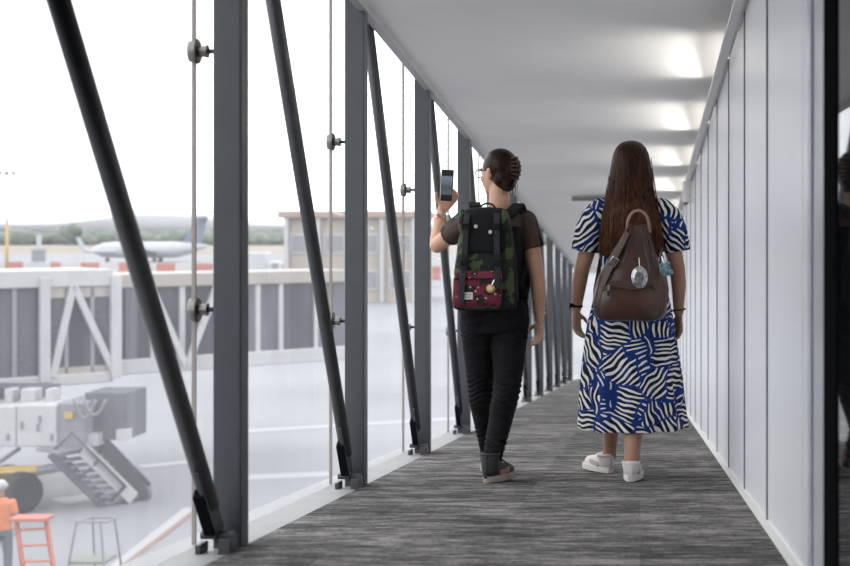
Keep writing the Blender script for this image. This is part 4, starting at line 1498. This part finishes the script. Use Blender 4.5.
# sheer mesh top with short sleeves
q = MB()
q.loft([(1.02, .003, .0, .150, .108), (1.12, .004, .008, .158, .110), (1.23, .006, .005, .170, .106), (1.30, .008, 0, .150, .085), (1.348, .015, 0, .092, .066)], 40)
q.chain([((.150, 0, 1.285), .062), ((.184, -.013, 1.19), .058)], 20, (True, False))
q.tube([(.178, -.011, 1.20), (.191, -.016, 1.152)], [.060, .060], 24)
d_ = (EL - Vector((-.150, 0, 1.28)))
q.cap((-.150, 0, 1.282), .062, Vector((-.150, 0, 1.28)) + d_ * .32, .060, 20, True, False)
q.tube([Vector((-.150, 0, 1.28)) + d_ * .30, Vector((-.150, 0, 1.28)) + d_ * .54], [.060, .060], 24)
sh = q.build('mesh_top', M['sheer'], A)
bake(sh, .006, 3)

# hair of the woman in black: slick cap, twisted bun, claw clip
q = MB()
def HP(x, y, z): return HC + RA @ Vector((x, y, z))
q.ell(HP(0, -.020, .030), (.082, .093, .092), RA, 40, 24)
q.ell(HP(0, -.050, -.025), (.070, .058, .065), RA, 32, 20)
q.ell(HP(0, -.060, -.060), (.050, .036, .040), RA, 24, 14)
ho = q.build('hair', M['hairA'], A)
bake(ho, .005, 4)
# keep the face clear of hair
bm_ = bmesh.new(); bm_.from_mesh(ho.data)
RI = RA.transposed()
kill = [v for v in bm_.verts if (lambda l: l.y > .050 - .35 * max(0, l.z - .045) * -1 * 0 and l.z < .062 or (l.y > .012 and l.z < .012))(RI @ (v.co - HC))]
bmesh.ops.delete(bm_, geom=kill, context='VERTS'); bm_.to_mesh(ho.data); bm_.free()
# bun: a coiled rope of hair
bc = HP(-.0, -.118, .022)
q = MB()
pts = []; rad = []
for i in range(46):
    u = i / 45
    a = 2 * PI * 2.2 * u
    r_ = .034 * (1 - .62 * u)
    pts.append(HP(.004 + r_ * math.cos(a), -.086 - .036 * u, .010 + 1.5 * r_ * math.sin(a)))
    rad.append(.019 - .005 * u)
q.tube(pts, rad, 12)
q.tube([HP(.0, -.085, -.060), HP(.010, -.100, -.02), HP(.012, -.110, .03), HP(.004, -.105, .068)], [.016, .026, .024, .010], 12)
q.build('bun', M['hairA'], ho, smooth=True)
q = MB()
cp = [HP(.020, -.133 + .022 * t_ * t_, .014 + t_ * .056) for t_ in (-1, -.5, 0, .5, 1)]
q.tube(cp, .0055, 8)
for t_ in (-1, -.6, -.2, .2, .6, 1):
    o_ = HP(.020, -.133 + .022 * t_ * t_, .014 + t_ * .056)
    q.tube([o_, HP(.040, -.124 + .02 * t_ * t_, .014 + t_ * .055), HP(.047, -.098, .014 + t_ * .048)], [.0045, .004, .002], 6)
    q.tube([o_, HP(-.006, -.136 + .02 * t_ * t_, .014 + t_ * .053), HP(-.030, -.118, .014 + t_ * .046)], [.0045, .004, .002], 6)
q.build('claw_clip', M['claw'], A, smooth=True)
# wisps at the nape
q = MB()
rnd = random.Random(9)
for i in range(26):
    x = rnd.uniform(-.06, .06)
    q.tube([HP(x, -.088, -.045), HP(x * 1.05 + rnd.uniform(-.006, .006), -.090, -.075), HP(x * 1.1 + rnd.uniform(-.014, .014), -.082, -.10 - rnd.uniform(0, .025))], [.0014, .0011, .0005], 4)
q.build('nape_wisps', M['hairA'], ho)
# eyeglasses
q = MB()
for s_ in (-1, 1):
    q.tube([HP(s_ * .033 + .025 * math.cos(a), .098, .004 + .021 * math.sin(a)) for a in [2 * PI * k / 24 for k in range(25)]], .0026, 8)
    q.tube([HP(s_ * .058, .098, .010), HP(s_ * .079, .07, .012), HP(s_ * .083, .0, .010), HP(s_ * .080, -.022, -.004)], .0022, 8)
q.tube([HP(-.009, .099, .008), HP(.009, .099, .008)], .0026, 8)
gl_ = q.build('eyeglasses', M['phoneblack'], A, smooth=True)
# shoes
shA = dict(sole=M['shoesole'], upper=M['shoeblack'], tab=M['shoeblack'], panel=M['shoepink'], lace=M['shoeblack'])
sneaker('shoe', A, (-.022, -.228, fz(-.225) + .002), -.42, .25, 0, True, shA)
sneaker('shoe', A, (-.062, .27, fz(.27) + .002), .10, .25, 0, True, shA)
# bracelets and watch
dW = (WR - EL).normalized()
w_ = ring_at('watch_band', WR - dW * .030, dW, .0275, .022, M['band'], A)
c_ = WR - dW * .030 + Vector((-.02, -.026, .004))
q = MB(); q.box(c_, (.028, .010, .030), rotz(-.6)); q.build('watch_face', M['rosegold'], w_, bevel=.004)
ring_at('bracelet', WR - dW * .058, dW, .031, .006, M['rosegold'], A)
ring_at('bracelet', (.219, .032, .828), (0, -.15, 1), .029, .007, M['rosegold'], A)
q = MB()
for k in range(16):
    a = 2 * PI * k / 16
    q.ell((.219 + .030 * math.cos(a), .030 + .030 * math.sin(a), .842 + .006 * math.cos(a)), .0055, u=8, v=6)
q.build('bead_bracelet', M['silver'], A, smooth=True)

# ---------- phone in her raised hand
pc = WR + Vector((.036, -.033, .142))
ph = thing('smartphone', Vector((AX, AY, zf(AY))) + pc, 0)
ph.rotation_euler = (math.radians(-4), math.radians(3), math.radians(6))
tag(ph, 'smartphone in a pale case held up by the woman in black, camera view on screen', 'phone')
q = MB(); q.box((0, .002, 0), (.066, .009, .168)); q.build('case', M['phonecase'], ph, bevel=.006, segs=3)
q = MB(); q.box((0, -.0034, 0), (.061, .003, .162)); q.build('front_glass', M['phoneblack'], ph, bevel=.0012)
q = MB(); q.box((0, -.0053, 0), (.056, .0008, .152)); q.build('screen', M['screen'], ph)

# ---------- green and black backpack with the burgundy pocket
K = thing('backpack', (AX, AY, zf(AY)))
tag(K, 'black and green camouflage backpack with burgundy floral pocket on the woman in black', 'backpack')
cx, cy = -.030, -.185
q = MB()
q.loft([(.856, cx, cy, .125, .050), (.866, cx, cy, .148, .070), (.90, cx, cy, .154, .076), (1.05, cx, cy, .147, .078), (1.20, cx + .006, cy, .132, .074), (1.30, cx + .010, cy + .01, .112, .060), (1.335, cx + .010, cy + .012, .098, .048), (1.348, cx + .008, cy + .014, .08, .034)], 64, pw=3.4)
q.build('bag_body', M['camo'], K, smooth=True)
q = MB()
q.loft([(.854, cx, cy + .006, .128, .056), (.866, cx, cy + .006, .151, .075), (.905, cx, cy + .006, .157, .079), (.915, cx, cy + .006, .154, .078)], 64, pw=3.4)
q.build('base_panel', M['packblack'], K, smooth=True)
q = MB()     # dark side gusset on the right
q.loft([(.90, cx + .135, cy + .020, .026, .060), (1.1, cx + .126, cy + .022, .026, .062), (1.26, cx + .106, cy + .024, .022, .052)], 24, pw=3)
q.build('side_gusset', M['packblack'], K, smooth=True)
# flap
q = MB()
rs = []
for (z, y, w) in ((1.318, -.150, .095), (1.352, -.168, .104), (1.356, -.205, .108), (1.338, -.246, .110), (1.300, -.264, .110), (1.24, -.272, .107), (1.18, -.275, .102), (1.150, -.274, .094), (1.140, -.272, .080)):
    ring = []
    for k in range(15):
        u = -1 + 2 * k / 14
        dy = .022 * abs(u) ** 3
        ring.append((cx + .006 + u * w, y + dy, z - .016 * abs(u) ** 3))
    rs.append(ring)
outer = rs
inner = [[(p[0], p[1] + .009, p[2] - .004) for p in r] for r in rs]
vo = [[q.bm.verts.new(p) for p in r] for r in outer]; vi = [[q.bm.verts.new(p) for p in r] for r in inner]
for L_, fl in ((vo, 0), (vi, 1)):
    for a, b in zip(L_[:-1], L_[1:]):
        for i in range(14):
            q.face([a[i], a[i + 1], b[i + 1], b[i]])
for i in range(14):
    q.face([vo[0][i], vo[0][i + 1], vi[0][i + 1], vi[0][i]]); q.face([vo[-1][i], vo[-1][i + 1], vi[-1][i + 1], vi[-1][i]])
for a, b, c_, d_2 in zip(vo[:-1], vo[1:], vi[:-1], vi[1:]):
    q.face([a[0], b[0], d_2[0], c_[0]]); q.face([a[-1], b[-1], d_2[-1], c_[-1]])
fl = q.build('flap', M['packblack'], K, smooth=True)
# camouflage gussets on the shoulders of the flap
for x in (-.104, .098):
    q = MB(); q.ell((cx + x, -.222, 1.285), (.022, .042, .062)); q.build('drawn_top', M['camo'], K, smooth=True)
# front pocket
q = MB()
q.loft([(.874, -.056, -.268, .098, .022), (.882, -.056, -.276, .112, .034), (.91, -.056, -.280, .117, .038), (1.0, -.054, -.278, .116, .034), (1.040, -.053, -.274, .113, .026), (1.048, -.053, -.270, .106, .016)], 48, pw=4)
pk = q.build('front_pocket', M['floral'], K, smooth=True)
q = MB(); q.strap([(-.158, -.310, 1.012), (-.055, -.315, 1.010), (.050, -.310, 1.012)], .008, .004, side=(0, 0, 1)); q.build('pocket_zip', M['packblack'], pk)
q = MB(); q.box((-.098, -.3175, .930), (.050, .003, .034)); lb = q.build('woven_label', M['labelw'], pk)
for dz, w in ((.006, .032), (-.006, .024)):
    q = MB(); q.box((-.098, -.3195, .930 + dz), (w, .001, .003)); q.build('label_thread', M['labelink'], lb)
# the two long leather straps with buckles
for x0, x1, z0, z1 in ((-.108, -.128, 1.325, .900), (.036, .042, 1.325, .965)):
    pts = []
    for i in range(14):
        u = i / 13
        z = z0 + (z1 - z0) * u
        y = -.262 - .020 * min(1, (z0 - z) / .08) if z > 1.13 else (-.282 + .014 * min(1, (1.13 - z) / .04) if z > 1.06 else -.268 - .054 * min(1, (1.06 - z) / .03))
        pts.append((x0 + (x1 - x0) * u, y - .003, z))
    q = MB(); q.strap(pts, .027, .005); st = q.build('closure_strap', M['packleather'], K, bevel=.001)
    for zz in (1.262, 1.085):
        u = (z0 - zz) / (z0 - z1)
        yy = -.292 if zz > 1.13 else -.284
        q = MB(); q.box((x0 + (x1 - x0) * u, yy, zz), (.036, .008, .030)); q.build('buckle', M['packblack'], st, bevel=.003)
for x, z in ((-.064, 1.262), (.006, 1.235)):
    q = MB(); q.tube([(x, -.272, z), (x, -.281, z)], [.0095, .008], 16); q.build('snap_button', M['labelw'], fl)
# charm on a short cord
q = MB(); q.tube([(.040, -.296, 1.045), (.036, -.322, 1.02), (.020, -.330, .985)], .003, 6); cd = q.build('charm_cord', M['silver'], K)
q = MB(); q.ell((.014, -.330, .965), (.021, .012, .021)); q.build('charm', M['gold'], cd, smooth=True)
q = MB(); q.tube([(.014, -.341, .968), (.014, -.346, .968)], .011, 14); q.build('charm_disc', M['labelw'], cd)
# carrying handle and shoulder straps
pts = [(cx + .008 + .042 * math.cos(a), -.140, 1.335 + .040 * math.sin(a)) for a in [PI * i / 12 for i in range(13)]]
q = MB(); q.tube(pts, .005, 8); q.build('carry_handle', M['camo'], K, smooth=True)
for pts in ([(-.070, -.135, 1.318), (-.088, -.105, 1.362), (-.098, -.04, 1.378), (-.105, .03, 1.362), (-.112, .092, 1.30), (-.118, .122, 1.18), (-.130, .108, 1.05), (-.158, .03, .96), (-.172, -.09, .92)],
            [(.075, -.125, 1.312), (.108, -.100, 1.350), (.122, -.04, 1.372), (.128, .03, 1.352), (.130, .092, 1.29), (.132, .122, 1.18), (.145, .108, 1.05), (.160, .03, .96), (.158, -.09, .92)]):
    q = MB(); q.strap(pts, [.055, .060, .060, .055, .05, .045, .04, .03, .03], .014, side=(1, 0, -.05)); q.build('shoulder_strap', M['packblack'], K, bevel=.004)

# ---------- apron worker
D = 24.0
c = at(1, 0, D)
q = MB()
q.loft([(.82, 0, 0, .16, .115), (.92, 0, 0, .165, .12), (1.02, 0, 0, .15, .11), (1.2, 0, .005, .175, .125), (1.35, 0, 0, .17, .105), (1.43, 0, 0, .09, .07)], 28)
q.chain([((0, 0, 1.42), .058), ((0, .02, 1.54), .054)])
add_head(q, (0, .03, 1.62), rotz(0))
for s_ in (-1, 1):
    q.chain([((s_ * .09, 0, .85), .09), ((s_ * .105, .02, .47), .062), ((s_ * .11, -.01, .11), .042)], 14)
    q.cap((s_ * .11, -.01, .05), .04, (s_ * .12, .13, .035), .03)
    q.chain([((s_ * .185, 0, 1.36), .054), ((s_ * .25, -.02, 1.10), .044), ((s_ * .23, .12, .90), .03)], 12)
    add_hand(q, (s_ * .23, .125, .89), (0, .3, -1), (-s_ * .5, .8, 0), (-s_, -.4, 0))
Wk = q.build('person', face_slots(M['skinw']), None)
bake(Wk, .008, 3)
paint_face(Wk, (0, .03, 1.62), rotz(0))
Wk.location = (c.x, D, GZ)
Wk.rotation_euler = (0, 0, .3)
tag(Wk, 'airport worker in an orange vest and grey trousers standing beside the orange ladder', 'person')
q = MB()
q.loft([(.90, 0, 0, .178, .132), (1.02, 0, 0, .168, .126), (1.2, 0, .005, .190, .140), (1.35, 0, 0, .186, .120), (1.44, 0, 0, .10, .08)], 32)
for s_ in (-1, 1):
    q.chain([((s_ * .18, 0, 1.355), .066), ((s_ * .232, -.01, 1.17), .058)], 16, (True, False))
bake(q.build('vest', M['hivis'], Wk), .01, 3)
q = MB()
q.loft([(.80, 0, 0, .172, .126), (.93, 0, 0, .176, .13)], 28)
for s_ in (-1, 1):
    q.chain([((s_ * .09, 0, .85), .10), ((s_ * .107, .02, .47), .076), ((s_ * .112, -.01, .10), .062)], 14)
bake(q.build('trousers', M['trouser'], Wk), .01, 3)
for s_ in (-1, 1):
    q = MB(); q.cap((s_ * .11, -.03, .055), .055, (s_ * .125, .15, .045), .045); q.build('boot', M['rubber'], Wk, smooth=True)
q = MB(); q.ell((0, .018, 1.655), (.10, .118, .10), u=24, v=14); q.ell((0, .045, 1.648), (.118, .145, .012), u=24, v=8); q.build('hard_hat', M['planew'], Wk, smooth=True)
